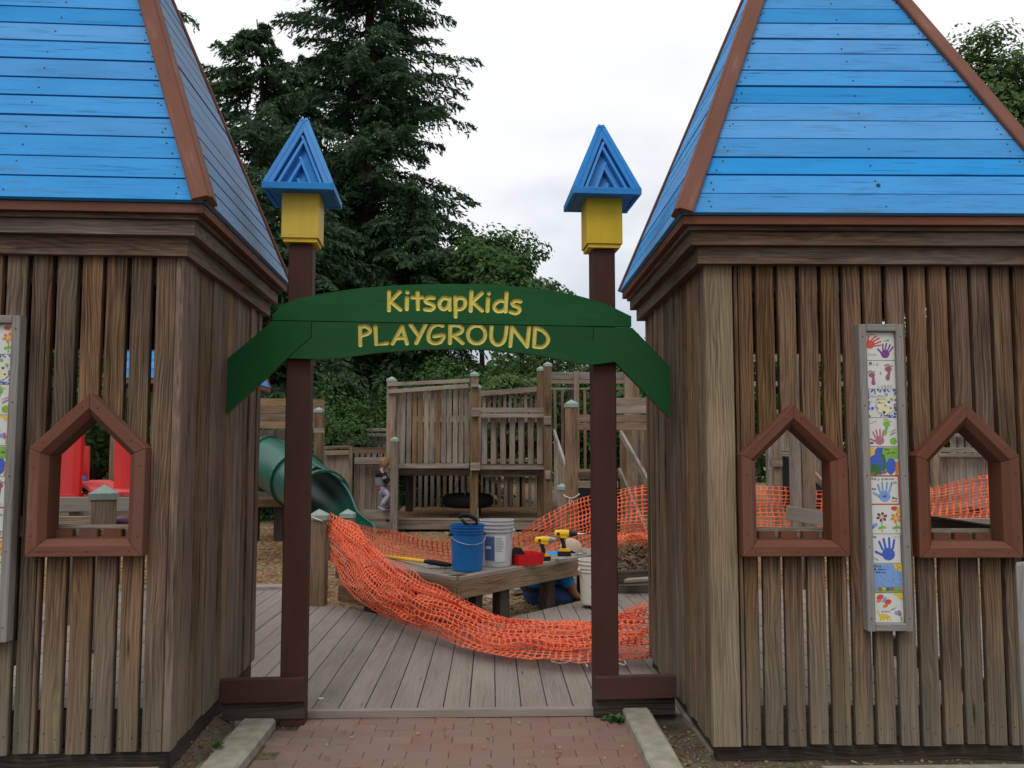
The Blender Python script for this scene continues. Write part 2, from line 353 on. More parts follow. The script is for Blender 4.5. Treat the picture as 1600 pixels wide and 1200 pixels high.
def scatter(name, n, region, mat, size, z, label=None, seed=1, flat=.35, hf=None):
    r = np.random.default_rng(seed); x = r.uniform(region[0], region[1], n); y = r.uniform(region[2], region[3], n)
    ok = np.array([(hf is None) or hf(a, b) for a, b in zip(x, y)]); x = x[ok]; y = y[ok]; n = len(x)
    zz = np.array([ground_h(a, b) for a, b in zip(x, y)]) + z
    a = r.uniform(0, 6.283, n); ln = r.uniform(size[0], size[1], n); wd = ln*r.uniform(.18, .45, n); tl = r.uniform(-flat, flat, n); rl = r.uniform(-flat, flat, n)
    dx, dy = np.cos(a), np.sin(a)
    u = np.stack([dx*np.cos(tl), dy*np.cos(tl), np.sin(tl)], 1)*ln[:, None]/2
    v = np.stack([-dy*np.cos(rl), dx*np.cos(rl), np.sin(rl)], 1)*wd[:, None]/2
    th = np.zeros((n, 3)); th[:, 2] = .004
    c = np.stack([x, y, zz], 1)+th
    P = np.stack([c-u-v*.6, c+u*.9-v, c+u+v*.5, c-u*.8+v], 1); Q = P-th[:, None]*2
    V = np.concatenate([P, Q], 1).reshape(-1, 3)
    base = np.arange(n)[:, None, None]*8
    F = (np.array([[0, 1, 2, 3], [0, 4, 5, 1], [1, 5, 6, 2], [2, 6, 7, 3], [3, 7, 4, 0]])[None]+base).reshape(-1, 4)
    me = bpy.data.meshes.new(name); fastmesh(me, V, F); me.materials.append(mat)
    at_ = me.attributes.new('tone', 'FLOAT', 'FACE'); at_.data.foreach_set('value', np.repeat(r.random(n), 5).astype(np.float32))
    return tag(link(name, me), kind='stuff')
def fastmesh(me, V, F):
    k = F.shape[1]; me.vertices.add(len(V)); me.vertices.foreach_set('co', V.astype(np.float32).ravel())
    me.loops.add(F.size); me.loops.foreach_set('vertex_index', F.astype(np.int32).ravel())
    me.polygons.add(len(F)); me.polygons.foreach_set('loop_start', np.arange(0, F.size, k, dtype=np.int32)); 
    me.update(calc_edges=True)

# ---- deck
DZ = .10
def deck_far(x):
    pts = [(-9, 9.0), (-1.75, 9.0), (-1.60, 8.25), (-.26, 7.02), (.95, 8.42), (1.35, 8.9), (9, 8.95)]
    for (a, b), (c, d) in zip(pts, pts[1:]):
        if a <= x <= c: return b+(d-b)*(x-a)/(c-a)
    return 9
deck = link('deck', pymesh('deck', [(-4.2, 4.72, .0), (4.2, 4.72, .0), (4.2, 8.6, .0), (1.1, 8.5, 0), (-.26, 6.9, 0), (-1.65, 8.2, 0), (-1.75, 8.8, 0), (-4.2, 8.8, .0)] +
                    [(-4.2, 4.80, .055), (4.2, 4.80, .055), (4.2, 8.6, .055), (1.1, 8.5, .055), (-.26, 6.9, .055), (-1.65, 8.2, .055), (-1.75, 8.8, .055), (-4.2, 8.8, .055)],
                    [(15, 14, 13, 12, 11, 10, 9, 8)[::-1]] + [(i, (i+1) % 8, 8+(i+1) % 8, 8+i) for i in range(8)], M['darkwood']))
tag(deck, kind='structure')
x = -4.2; k = 0
while x < 4.2:
    w_ = .1385; a, b = x, x+w_
    y0 = 4.80 + .058*(0 if not(-1.15 < (a+b)/2 < .75) else 0)
    if a < -1.42: y0 = 3.88
    if b > 1.12: y0 = 4.20
    ca, cb = deck_far(a), deck_far(b)
    zj = random.uniform(-.0015, .0015)
    prism('deck_board', [(0, 0), (0, -w_), (cb-y0, -w_), (ca-y0, 0)], -.036, (a, y0, DZ-.036+zj), (0, 1, 0), (-1, 0, 0), M['deck'], deck)
    x += w_+.0065+random.uniform(0, .0015); k += 1
board('edge_board', (-1.13, 4.775, .080), (.72, 4.785, .080), .045, .04, (0, 0, 1), M['deck'], deck)
board('edge_board', (-4.2, 9.08, .075), (-1.7, 9.08, .075), .17, .05, (0, 1, 0), M['deck'], deck)
# ---- brick path
PZ_ = .062
path = link('brick_path', pymesh('brick_path', [(-1.12, 1.2, PZ_-.005), (.72, 1.2, PZ_-.005), (.72, 4.76, PZ_-.005), (-1.12, 4.76, PZ_-.005)], [(0, 1, 2, 3)], M['soil']))
tag(path, kind='structure')
bms = []
for i in range(6):
    mb = MB(); j = [random.uniform(-.0015, .0015) for _ in range(8)]
    x0, y0, x1, y1 = -.0995, -.0495, .0995, .0495; c = .0025
    lo = [(x0, y0, -.05), (x1, y0, -.05), (x1, y1, -.05), (x0, y1, -.05)]
    mid = [(x0, y0, -c), (x1, y0, -c), (x1, y1, -c), (x0, y1, -c)]
    hi = [(x0+c+j[0], y0+c, j[1]), (x1-c, y0+c+j[2], j[3]), (x1-c+j[4], y1-c, j[5]), (x0+c, y1-c+j[6], j[7])]
    mb.add(lo+mid+hi, [(0,1,5,4),(1,2,6,5),(2,3,7,6),(3,0,4,7),(4,5,9,8),(5,6,10,9),(6,7,11,10),(7,4,8,11),(8,9,10,11)])
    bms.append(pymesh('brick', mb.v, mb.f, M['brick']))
row = 0; y = 4.70
while y > 2.15:
    off = (row % 2)*.10 + random.uniform(-.01, .01)
    x = -1.10+.10 - off
    while x < .70+.1:
        if -1.12 < x-.02 and x < .66+.06:
            o = link('brick', random.choice(bms), path)
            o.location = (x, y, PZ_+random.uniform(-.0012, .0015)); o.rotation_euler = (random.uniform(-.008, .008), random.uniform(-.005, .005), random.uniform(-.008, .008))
        x += .2015
    y -= .1015; row += 1
# ---- kerbs
def kerb(xa, xb, y0, y1, zt, label):
    nseg = 14; mb = MB(); c = .012; rings = []
    r = random.Random(xa*100)
    for i in range(nseg+1):
        yy = y0+(y1-y0)*i/nseg; q = [r.uniform(-.003, .003) for _ in range(4)]
        rings.append([(xa, yy, -.05), (xa+q[0], yy, zt-c), (xa+c+q[1], yy, zt+q[2]*.5), (xb-c+q[1], yy, zt+q[3]*.5), (xb+q[0], yy, zt-c), (xb, yy, -.05)])
    v = [p for g_ in rings for p in g_]
    f = [(i*6+j, i*6+j+1, (i+1)*6+j+1, (i+1)*6+j) for i in range(nseg) for j in range(5)] + [(0, 1, 2, 3, 4, 5)[::-1], tuple(nseg*6+j for j in range(6))]
    mb.add(v, f); o = mb.build('kerb', M['concrete']); tag(o, label, 'kerb', 'concrete kerbs beside the brick path'); return o
kerb(-1.285, -1.115, 1.2, 4.585, .115, 'mossy concrete kerb along the left edge of the brick path')
kerb(.705, .85, 1.2, 4.715, .118, 'mossy concrete kerb along the right edge of the brick path')
# foundation strip at the bottom right and timber bottom left
mb = MB(); mb.box((1.48, 3.76, -.02), (4.4, 3.93, .088)); tag(mb.build('concrete_edging', M['concrete']), 'low concrete edging strip in front of the right tower', 'edging')
board('sill_timber', (-4.0, 3.60, .140), (-1.38, 3.67, .140), .09, .10, (0, 0, 1), M['corner']); tag(bpy.data.objects['sill_timber'], 'low pale timber lying in front of the left tower slats', 'timber')
# ---- chips and litter
far = lambda x, y: y > deck_far(x)+.12
scatter('wood_chips', 26000, (-5.5, 6.5, 7.1, 17), M['chip'], (.03, .075), .006, seed=3, hf=far)
scatter('chip_pile', 5200, (.9, 2.7, 9.0, 10.6), M['chipdark'], (.05, .12), .012, seed=4, flat=.8, hf=far)
scatter('soil_chips', 1500, (.87, 3.6, 3.0, 4.62), M['chipdark'], (.012, .042), .004, seed=5, flat=.4)
scatter('soil_chips', 160, (-1.9, -1.30, 3.0, 4.5), M['chipdark'], (.010, .03), .004, seed=6, flat=.3)

# ================================================================ TOWERS
def loc_at(loc, rz, px, py, yl):
    M4 = Matrix.Translation(Vector(loc)) @ Matrix.Rotation(rz, 4, 'Z'); inv = M4.inverted()
    o = inv @ CAMLOC; d = inv.to_3x3() @ ray(px, py); t = (yl-o.y)/d.y; p = o+d*t; return p.x, p.z
def inset(poly, d):
    n = len(poly); out_ = []
    for i in range(n):
        p0, p1, p2 = Vector(poly[i-1]), Vector(poly[i]), Vector(poly[(i+1) % n])
        e1 = (p1-p0).normalized(); e2 = (p2-p1).normalized(); n1 = Vector((-e1.y, e1.x)); n2 = Vector((-e2.y, e2.x))
        b_ = (n1+n2); b_ = b_/max(1e-6, b_.dot(n1)); out_.append(p1+b_*d)
    return out_
def window_frame(parent, x0, x1, z0, zs, za):
    O = [(x0, z0), (x1, z0), (x1, zs), ((x0+x1)/2, za), (x0, zs)]
    I1 = inset(O, .045); I2 = inset(O, .072)
    root = None
    names = ['sill', 'frame_board', 'frame_board', 'frame_board', 'frame_board']
    wf = bpy.data.objects.new('window_frame', None); COL.objects.link(wf); wf.parent = parent; wf.empty_display_size = .1
    yf, yb = -.066, .075
    for i in range(5):
        j = (i+1) % 5; sec = []
        for q, ci in ((i, 1), (j, -1)):
            e = (Vector(O[j])-Vector(O[i])).normalized()*(.0012*ci)
            o_, a_, b_ = Vector(O[q])+e, I1[q]+e, I2[q]+e
            sec.append([(o_.x, yb-.03, o_.y), (o_.x, yf+.003, o_.y), (o_.x+(a_.x-o_.x)*.07, yf, o_.y+(a_.y-o_.y)*.07), (a_.x, yf, a_.y), (b_.x, yf+.03, b_.y), (b_.x, yb, b_.y)])
        n = 6; v = sec[0]+sec[1]
        f = [(k, (k+1) % n, n+(k+1) % n, n+k) for k in range(n)] + [tuple(range(n-1, -1, -1)), tuple(range(n, 2*n))]
        # local frame: grain along the board
        d = Vector((O[j][0]-O[i][0], 0, O[j][1]-O[i][1])); F4 = frame(Vector((O[i][0], 0, O[i][1])), d, (0, 1, 0)); inv = F4.inverted()
        me = pymesh('frame_board', [inv @ Vector(p) for p in v], f, M['brown'])
        bm = bmesh.new(); bm.from_mesh(me); bmesh.ops.recalc_face_normals(bm, faces=bm.faces); bm.to_mesh(me); bm.free()
        link(names[i], me, wf, F4)
    mb = MB(); rr = random.Random(int(abs(x0)*100))
    for i in range(5):
        a_, b_ = Vector(O[i]), Vector(O[(i+1) % 5]); m_ = (I1[i]+I1[(i+1) % 5])/2; nn = (m_-(a_+b_)/2)*.5
        for f in (.14, .5, .86) if i == 0 else (.2, .8):
            p = a_.lerp(b_, f+rr.uniform(-.03, .03))+nn
            mb.lathe([(.0032, 0), (.0032, .001), (0, .0013)], n=7, M4=Matrix.Translation((p.x, yf-.0004, p.y)) @ Matrix.Rotation(math.pi/2, 4, 'X'))
    tag(mb.build('screw_heads', M['nail'], wf), kind='stuff')
    return O
def gable(O, x):
    (x0, z0), (x1, _), (_, zs), (xm, za), _ = O
    return za-(za-zs)*abs(x-xm)/(xm-x0)
def tower(label, loc, rz, s, W, Dp, zb, zt, zeave, zapex, ov, wins, first, step, cornerw, roofmats, nb):
    T = empty('roofed_tower', loc, rz, label, 'tower', 'blue roofed wooden towers at the playground gate')
    X = lambda x: s*x
    def slat(x_, w_, z0, z1, mat, y=0.0, top=None, t_=.038):
        """front slat; top: (zl, zr) sloped bottom"""
        jx = random.uniform(-.0015, .0015); jy = random.uniform(-.003, .003)
        board('slat', (X(x_)+jx, y+t_/2+jy, z0), (X(x_)+jx+random.uniform(-.003, .003), y+t_/2+jy, z1), w_, t_, (1, 0, 0), mat, T)
    # front slats
    ops = wins
    xk = first; mats_ = M['slat']
    while xk+.03 < W:
        a, b = xk-.0415, xk+.0415
        hit = None
        for O in ops:
            lo, hi = sorted((s*O[0][0], s*O[1][0]))
            if b > lo+.03 and a < hi-.03: hit = (O, lo, hi)
        zb_ = zb+random.uniform(-.008, .006)
        if not hit: slat(xk, .083, zb_, zt+.02, mats_)
        else:
            O, lo, hi = hit; z0 = O[0][1]
            a2, b2 = max(a, lo+.02), min(b, hi-.02)
            if a < lo+.012: slat((a+lo+.018)/2, lo+.018-a, zb_, zt+.02, mats_)
            if b > hi-.012: slat((b+hi-.018)/2, b-hi+.018, zb_, zt+.02, mats_)
            xc = (a2+b2)/2
            slat(xc, b2-a2, zb_, z0+.05, mats_)
            if b2-a2 > .03: board('painted_slat_end', (X(xc), .072, z0+.03), (X(xc), .072, z0+.104), b2-a2-.004, .036, (1, 0, 0), M['brown'], T)
            # piece above the gable with a slanted foot
            zl, zr = gable(O, s*a2)-.035, gable(O, s*b2)-.035
            zm = gable(O, s*xc)-.035; xm = s*(O[3][0])
            poly = [(0+zl, a2-xc), (zr, b2-xc), (zt+.02, b2-xc), (zt+.02, a2-xc)]
            if a2 < xm < b2: poly.insert(1, (O[3][1]-.035, xm-xc))
            prism('slat', [(p, s*q) for p, q in poly], .038 , (X(xc), .001, 0), (0, 0, 1), (1, 0, 0), M['slat'], T)
        xk += step+random.uniform(-.002, .002)
    if cornerw: board('corner_board', (X(cornerw/2), .017, zb-.005), (X(cornerw/2-.002), .017, zt+.02), cornerw, .04, (1, 0, 0), M['corner'], T)
    # side walls
    for wx in (0, W):
        yk = (.0885/2 if not cornerw else .04+.0885/2)
        while yk < (Dp if wx == 0 or s < 0 else .42):
            sg = 1 if wx == 0 else -1
            jx = random.uniform(-.008, .008); bw = random.choice((.0885, .0885, .086))
            xx = wx+sg*(.019)+jx
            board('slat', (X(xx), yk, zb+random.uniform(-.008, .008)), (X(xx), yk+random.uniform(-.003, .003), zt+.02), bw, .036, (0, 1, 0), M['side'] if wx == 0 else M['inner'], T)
            yk += bw+random.uniform(.009, .017)
        for zz in (zb+.1, 1.05, 2.15):
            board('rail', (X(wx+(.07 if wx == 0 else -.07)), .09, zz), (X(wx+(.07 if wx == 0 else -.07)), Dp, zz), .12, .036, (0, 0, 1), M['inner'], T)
    # frame behind the slats
    for zz, hh in ((zb+.09, .14), (zt-.06, .14)):
        board('rail', (X(.05), .060, zz), (X(W-.05), .060, zz), hh, .036, (0, 0, 1), M['darkwood'], T)
    for O in ops:
        lo, hi = sorted((s*O[0][0], s*O[1][0]))
        board('rail', (X(lo-.06), .112, O[0][1]+.07), (X(hi+.06), .112, O[0][1]+.07), .10, .036, (0, 0, 1), M['grey'], T)
    for cx, cy in ((.09, .13), (W-.09, .13), (W-.09, Dp-.05)):
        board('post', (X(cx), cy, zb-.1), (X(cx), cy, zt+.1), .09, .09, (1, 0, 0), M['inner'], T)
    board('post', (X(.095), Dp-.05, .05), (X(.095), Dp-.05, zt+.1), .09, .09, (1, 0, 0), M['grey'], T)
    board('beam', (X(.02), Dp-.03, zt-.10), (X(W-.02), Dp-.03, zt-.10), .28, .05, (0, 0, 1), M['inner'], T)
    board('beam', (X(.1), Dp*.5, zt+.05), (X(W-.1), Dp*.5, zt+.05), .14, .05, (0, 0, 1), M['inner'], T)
    # window frames
    for O in ops: window_frame(T, *O_args(O))
    # foundation timbers
    board('foundation_timber', (X(.03), .075, zb-.06), (X(W), .075, zb-.06), .14, .06, (0, 0, 1), M['darkwood'], T)
    board('foundation_timber', (X(.062), .12, zb-.06), (X(.062), Dp, zb-.06), .14, .06, (0, 0, 1), M['darkwood'], T)
    # cornice levels (mitred)
    def level(o_out, o_in, z0, z1, mat, name):
        cs = [(-o_out, -o_out), (W+o_out, -o_out), (W+o_out, Dp+o_out), (-o_out, Dp+o_out)]
        ci = [(-o_in, -o_in), (W+o_in, -o_in), (W+o_in, Dp+o_in), (-o_in, Dp+o_in)]
        for i in range(4):
            j = (i+1) % 4; A = Vector((X(cs[i][0]), cs[i][1], z0)); B = Vector((X(cs[j][0]), cs[j][1], z0)); d = (B-A); L_ = d.length; d.normalize()
            Ai = Vector((X(ci[i][0]), ci[i][1], z0)); inn = (Ai-A)-d*((Ai-A).dot(d)); wd = inn.length; inn.normalize(); e = (Ai-A).dot(d)
            up = d.cross(inn).z
            g_ = .0015
            prism(name, [(g_, 0), (L_-g_, 0), (L_-e-g_, wd), (e+g_, wd)], (z1-z0)*(1 if up > 0 else -1), A, d, inn, mat, T)
    level(ov, -.05, zeave-.040, zeave-.002, M['brown'], 'fascia_board')  # fascia browner and darker than the hips: eave shadow put into the colour
    level(ov-.028, -.03, zeave-.062, zeave-.042, M['cornice'], 'cornice_board')
    level(ov-.046, -.03, zeave-.128, zeave-.064, M['cornice'], 'cornice_board')
    level(ov-.085, -.02, zt-.010, zeave-.130, M['cornice'], 'cornice_board')
    # roof
    cs = [Vector((X(-ov), -ov, zeave)), Vector((X(W+ov), -ov, zeave)), Vector((X(W+ov), Dp+ov, zeave)), Vector((X(-ov), Dp+ov, zeave))]
    ap = Vector((X(W/2), Dp/2, zapex)); cen = Vector((X(W/2), Dp/2, zeave))
    mb = MB(); inn = [cen+(c-cen)*.985 for c in cs]; ai = ap-Vector((0, 0, .05))
    low = [p-Vector((0, 0, .0)) for p in inn]
    mb.add([p for p in inn]+[ai]+[cen+(c-cen)*.93 for c in cs]+[ap-Vector((0, 0, .2))], [(0, 1, 4), (1, 2, 4), (2, 3, 4), (3, 0, 4), (6, 5, 9), (7, 6, 9), (8, 7, 9), (5, 8, 9), (0, 5, 6, 1), (1, 6, 7, 2), (2, 7, 8, 3), (3, 8, 5, 0)])
    mb.build('roof_shade_lining', M['rubber_and_shade'] if False else M['inner'], T)  # dark sheet behind the boards, paints the shade of seams and roof space
    for i in range(4):
        A, B = cs[i], cs[(i+1) % 4]; mid = (A+B)/2; d = (B-A); L_ = d.length; d.normalize(); upv = (ap-mid); H_ = upv.length; upv.normalize()
        nrm = d.cross(upv); 
        sg = 1 if nrm.dot(mid-cen) > 0 else -1
        n = nb; pos = 0.0; gmat = roofmats[i]
        while pos < .965:
            bh = 1.0/n*random.uniform(.97, 1.04); p1 = min(pos+bh, .985); gp = random.choice((.005, .008, .012, .015))/H_
            t0, t1 = pos+gp/2, p1-gp/2
            pl = [(L_/2*t0, H_*t0), (L_-L_/2*t0, H_*t0), (L_-L_/2*t1, H_*t1), (L_/2*t1, H_*t1)]
            if i == (0 if True else 9): pass
            o = prism('roof_board', [(a_, b_) for a_, b_ in pl], sg*random.uniform(.019, .023), A, d, upv, gmat, T)
            o['tmp'] = 1; del o['tmp']
            pos = p1
        # hip boards
        for C_, dd in ((A, d), (B, -d)):
            hp = (ap-C_); hl = hp.length; hp.normalize(); q = dd-hp*dd.dot(hp); q.normalize(); nn = nrm*sg
            if i in (1, 3) and C_.y > Dp/2: continue
            board('hip_board', C_+q*.006+nn*.034, C_+q*.006+nn*.034+hp*(hl-.02), .072, .028, q, M['hip'], T, ch=.006)
    # nail heads along the board ends of the front face, and one knot hole
    A, B = cs[0], cs[1]; mid = (A+B)/2; d = (B-A); L_ = d.length; d.normalize(); upv = (ap-mid); H_ = upv.length; upv.normalize(); nn = d.cross(upv)*(1 if d.cross(upv).dot(mid-cen) > 0 else -1)
    mb = MB(); rr = random.Random(21)
    for k in range(nb-3):
        for fx in (.06, .055, .5, .94, .945):
            t = (k+rr.uniform(.2, .8))/nb; p = A+d*(L_/2*t+(L_-L_*t)*(fx+rr.uniform(-.01, .01)))+upv*(H_*t)+nn*.0225
            q = nn.to_track_quat('Z', 'Y').to_matrix().to_4x4(); q.translation = p; mb.lathe([(.0042, 0), (.0042, .0012), (0, .0015)], n=7, M4=q)
    if s > 0:
        p = A+d*(L_*.5)+upv*(H_*1.45/nb)+nn*.0228; q = nn.to_track_quat('Z', 'Y').to_matrix().to_4x4(); q.translation = p; mb.lathe([(.010, 0), (.010, .001), (0, .0011)], n=12, M4=q)
    tag(mb.build('nails', M['nail'], T), kind='stuff')
    board('finial_cap', ap-Vector((0, 0, .06)), ap+Vector((0, 0, .06)), .08, .08, (1, 0, 0), M['hip'], T)
    return T
def O_args(O): return (min(O[0][0], O[1][0]), max(O[0][0], O[1][0]), O[0][1], O[2][1], O[3][1])
def mkO(x0, x1, z0, zs, za): return [(x0, z0), (x1, z0), (x1, zs), ((x0+x1)/2, za), (x0, zs)]
RL, RR = (1.030, 4.07, 0), math.radians(-.6)
LL, LR = (-1.366, 3.78, 0), math.radians(2.6)
def win_px(loc, rz, xl, xr, yb_, ysh, xa, ya):
    a, z0 = loc_at(loc, rz, xl, yb_, -.066); b, _ = loc_at(loc, rz, xr, yb_, -.066)
    _, zs = loc_at(loc, rz, xl, ysh, -.066); _, za = loc_at(loc, rz, xa, ya, -.066)
    return mkO(a, b, z0, zs, za)
w1 = win_px(RL, RR, 1162, 1329, 870, 711, 1241, 632); w2 = win_px(RL, RR, 1438, 1600, 872, 712, 1510, 630)
w3 = win_px(LL, LR, 38, 222, 871, 700, 140, 614)
print('windows', w1, w2, w3)
bl, bw_ = M['blue'], M['blueworn']
tower('wooden tower right of the gate with bright blue roof and two pointed windows', RL, RR, 1, 1.64, 1.76, .133, 2.40, 2.60, 4.95, .13, [w1, w2], .185, .1045, .132,
      [bl, bl, bl, bl], 22)
tower('wooden tower left of the gate, its blue roof faded grey on one side', LL, LR, -1, 1.42, 1.64, .225, 2.36, 2.562, 4.72, .115, [w3], .073, .1052, 0,
      [M['blue2'] if 'blue2' in M else bl, bw_, bl, bw_], 20)

# ================================================================ GATE
GL, GR = (0, 4.693, 0), math.radians(3.43)
gate = empty('gate_archway', GL, GR, 'brown posted gateway with green arched sign and blue pyramid finials', 'gateway')
G_ = lambda x, y, yl=-.046: loc_at(GL, GR, x, y, yl)
posts = []
for px, side in ((462, -1), (946, 1)):
    xc, _ = G_(456.5 if side < 0 else 948, 1060, 0); xt, zt_ = G_(470 if side < 0 else 944.5, 388 if side < 0 else 396, 0)
    w_ = .128
    xc = (xc+xt)/2; posts.append(xc)
    board('post', (xc, w_/2, .06), (xc, w_/2, zt_+.02), w_, w_, (1, 0, 0), M['brownpost'], gate, ch=.006)
    # finial
    _, zb0 = G_(470 if side < 0 else 945, 371 if side < 0 else 380, -.036); zbx = zb0; zt0 = G_(463 if side < 0 else 954, 297 if side < 0 else 305, -.12)[1]-.0
    print('finial', side, xc, zbx, zt0)
    F_ = board('finial_box', (xc, w_/2, zbx), (xc, w_/2, zt0+.03), .2, .2, (1, 0, 0), M['yellow'], gate, ch=.004)
    inv = F_.matrix_basis.inverted()
    for ex in (-.0735, .0735):   # corner trims on the box front
        pass
    def sub(name, p0, p1, w2_, t2_, wd, mat, ch=.003):
        p0 = Vector(p0); p1 = Vector(p1)
        o = link(name, board_mesh((p1-p0).length, w2_, t2_, mat, ch), F_, inv @ frame(p0, p1-p0, wd)); return o
    hs = .190; zc = zt0+.005; cy = w_/2
    sub('box_floor', (xc, cy-.09, zbx-.012), (xc, cy+.09, zbx-.012), .18, .02, (1, 0, 0), M['yellow'])
    for q in range(4):   # slab of the finial roof: four edge boards and a soffit
        a_ = [(-hs, -hs), (hs, -hs), (hs, hs), (-hs, hs)]; p, r_ = a_[q], a_[(q+1) % 4]
        d = Vector((r_[0]-p[0], r_[1]-p[1], 0)).normalized(); inw = Vector((-d.y, d.x, 0))
        P0 = Vector((xc+p[0], cy+p[1], zc+.019))+inw*.012
        sub('roof_edge', P0, P0+d*(2*hs-.024), .038, .024, (0, 0, 1), M['bluebird'])
    sub('soffit', (xc, cy-hs+.024, zc+.012), (xc, cy+hs-.024, zc+.012), 2*hs-.05, .016, (1, 0, 0), M['bluebird'])
    zc2 = zc+.038; hh = .458; ap = Vector((xc, cy, zc2+hh)); 
    cc = [Vector((xc+u*(hs-.004), cy+v_*(hs-.004), zc2)) for u, v_ in ((-1, -1), (1, -1), (1, 1), (-1, 1))]
    # recessed core
    mb = MB(); ci = [Vector((xc, cy, zc2))+(c_-Vector((xc, cy, zc2)))*.74 for c_ in cc]; mb.add(ci+[ap-Vector((0, 0, .11))], [(0, 1, 4), (1, 2, 4), (2, 3, 4), (3, 0, 4), (3, 2, 1, 0)])
    o = mb.build('finial_core', M['bluebird'], F_, mat4=inv)
    for q in range(4):
        A, B = cc[q], cc[(q+1) % 4]; mid = (A+B)/2; nrm = (B-A).cross(ap-mid).normalized()
        for lvl in range(4):
            for sd, (C_, E_) in enumerate(((A, B), (B, A))):
                hp = (ap-C_).normalized(); d = (E_-C_).normalized(); qv = (d-hp*d.dot(hp)).normalized()
                if lvl == 3 and sd == (0 if side < 0 else 1): continue
                offb = .0 if lvl == 0 else (lvl*.056 + (.0 if (sd == 0) == (side > 0) else .014))
                S0 = C_+d*(offb+.012); full = (ap-C_).length
                # parallel to the hip, from the base up to the centre line
                k_ = (((B-A).length/2-offb-.006)/((B-A).length/2)); ln = full*k_ - (.03 if lvl == 0 else (.004 if sd == 0 else .018)) + (.012 if lvl and sd == 1 else 0)
                th_ = .026 if lvl == 0 else .015
                dep = .055 if lvl else .05
                S0 = S0 - nrm*(dep/2 - .002*(lvl == 0)) + qv*.0
                sub('finial_slat', S0, S0+hp*ln, th_, dep, qv, M['bluebird'], ch=.002)
# base beams
for (xa, xb, yt, yb_, yl) in ((345, 474.5, 1062, 1101, -.046), (931, 1057, 1058, 1095, -.046)):
    a_, zt1 = G_(xa, yt, yl); b_, _ = G_(xb, yt, yl); _, zb1 = G_(xa, yb_, yl)
    board('base_beam', (a_, -.0225, (zt1+zb1)/2), (b_, -.0225, (zt1+zb1)/2), zt1-zb1, .043, (0, 0, 1), M['brownpost'], gate, ch=.006)
    board('base_block', (a_, .02, (zb1)-.05), (b_, .02, (zb1)-.05), .09, .06, (0, 0, 1), M['darkwood'], gate)
def gp(pts): return [G_(x, y, -.046) for x, y in pts]
def spl(pts, n=6):
    P = [Vector(p) for p in pts]; P = [P[0]*2-P[1]]+P+[P[-1]*2-P[-2]]; out_ = []
    for i in range(1, len(P)-2):
        for k in range(n):
            t = k/n; a, b, c, d = P[i-1:i+3]
            out_.append(.5*((2*b)+(c-a)*t+(2*a-5*b+4*c-d)*t*t+(3*b-a-3*c+d)*t**3))
    out_.append(P[-2]); return [tuple(p) for p in out_]
top = spl([(425.5, 491), (452, 471), (520, 456), (600, 447), (700, 443.5), (800, 447), (880, 457), (940, 473), (986.5, 494)])
upper = [(425.5, 500)] + top + [(986.5, 510.5)]
lowcurve = spl([(925, 570), (890, 564), (820, 551.5), (740, 545.5), (660, 546), (590, 551), (530, 559), (495, 561)])
lower = [(487, 502.5), (926.5, 511), (926.5, 531), (961, 565)] + lowcurve + [(463, 560), (450.5, 560), (487, 526)]
braceL = [(425.5, 501.5), (486, 502.2), (486, 525.5), (449.5, 559.5), (353.5, 647), (353.5, 562)]
braceR = [(927.5, 511.2), (988, 512.2), (1047, 573), (1047, 653), (961.5, 566), (927.5, 532)]
def signboard(name, px, mat, thick=.04, y0=-.006, axis=(1, 0, 0), cut=None):
    pts = gp(px); ax = Vector(axis).normalized(); xa = Vector((0, -1, 0)).cross(ax)   # ax x xa = -y
    pl = [(Vector((x, 0, z)).dot(ax), Vector((x, 0, z)).dot(xa)) for x, z in pts]
    o = prism(name, pl, thick, (0, y0, 0), ax, xa, mat, gate)
    if cut is not None:
        o.data.materials.append(M['letter'])
        cme = cut(o.matrix_basis.inverted()); co = bpy.data.objects.new('cutter', cme); COL.objects.link(co); co.matrix_world = Matrix(); o2 = bpy.data.objects.new('tmp', o.data); COL.objects.link(o2)
        md = o2.modifiers.new('b', 'BOOLEAN'); md.object = co; md.operation = 'DIFFERENCE'; md.solver = 'EXACT'; md.use_self = True; md.material_mode = 'TRANSFER'
        dg = bpy.context.evaluated_depsgraph_get(); nm = bpy.data.meshes.new_from_object(o2.evaluated_get(dg))
        print('cut', len(o.data.polygons), len(nm.polygons), [m_.name for m_ in nm.materials])
        if len(nm.polygons) > 200: o.data = nm
        bpy.data.objects.remove(co); bpy.data.objects.remove(o2)
    return o
Z3 = lambda L_: [(590+.1875*x, 420+.1875*y) for x, y in L_]
Z5 = lambda L_: [(340+.2375*x, 420+.2375*y) for x, y in L_]
line1 = [Z3(q) for q in ([(95,190),(95,345)], [(185,190),(105,272)], [(105,268),(190,340)], [(245,240),(243,335)], [(248,193),(249,196)], [(333,197),(336,335)], [(290,238),(372,238)],
    [(468,242),(430,238),(398,257),(412,280),(455,295),(470,318),(445,340),(395,338)], [(596,250),(550,243),(520,272),(518,310),(545,337),(580,320),(598,285)], [(600,245),(598,300),(602,340)],
    [(648,235),(650,398)], [(650,255),(688,240),(725,255),(728,300),(700,333),(655,337)], [(782,190),(775,350)], [(870,200),(785,277)], [(785,270),(870,347)], [(920,245),(915,350)], [(927,203),(928,206)],
    [(1075,200),(1065,355)], [(1065,272),(1020,265),(980,290),(972,325),(1000,354),(1045,345),(1065,322)], [(1190,272),(1150,265),(1122,285),(1135,305),(1175,320),(1182,350),(1150,370),(1105,358)])]
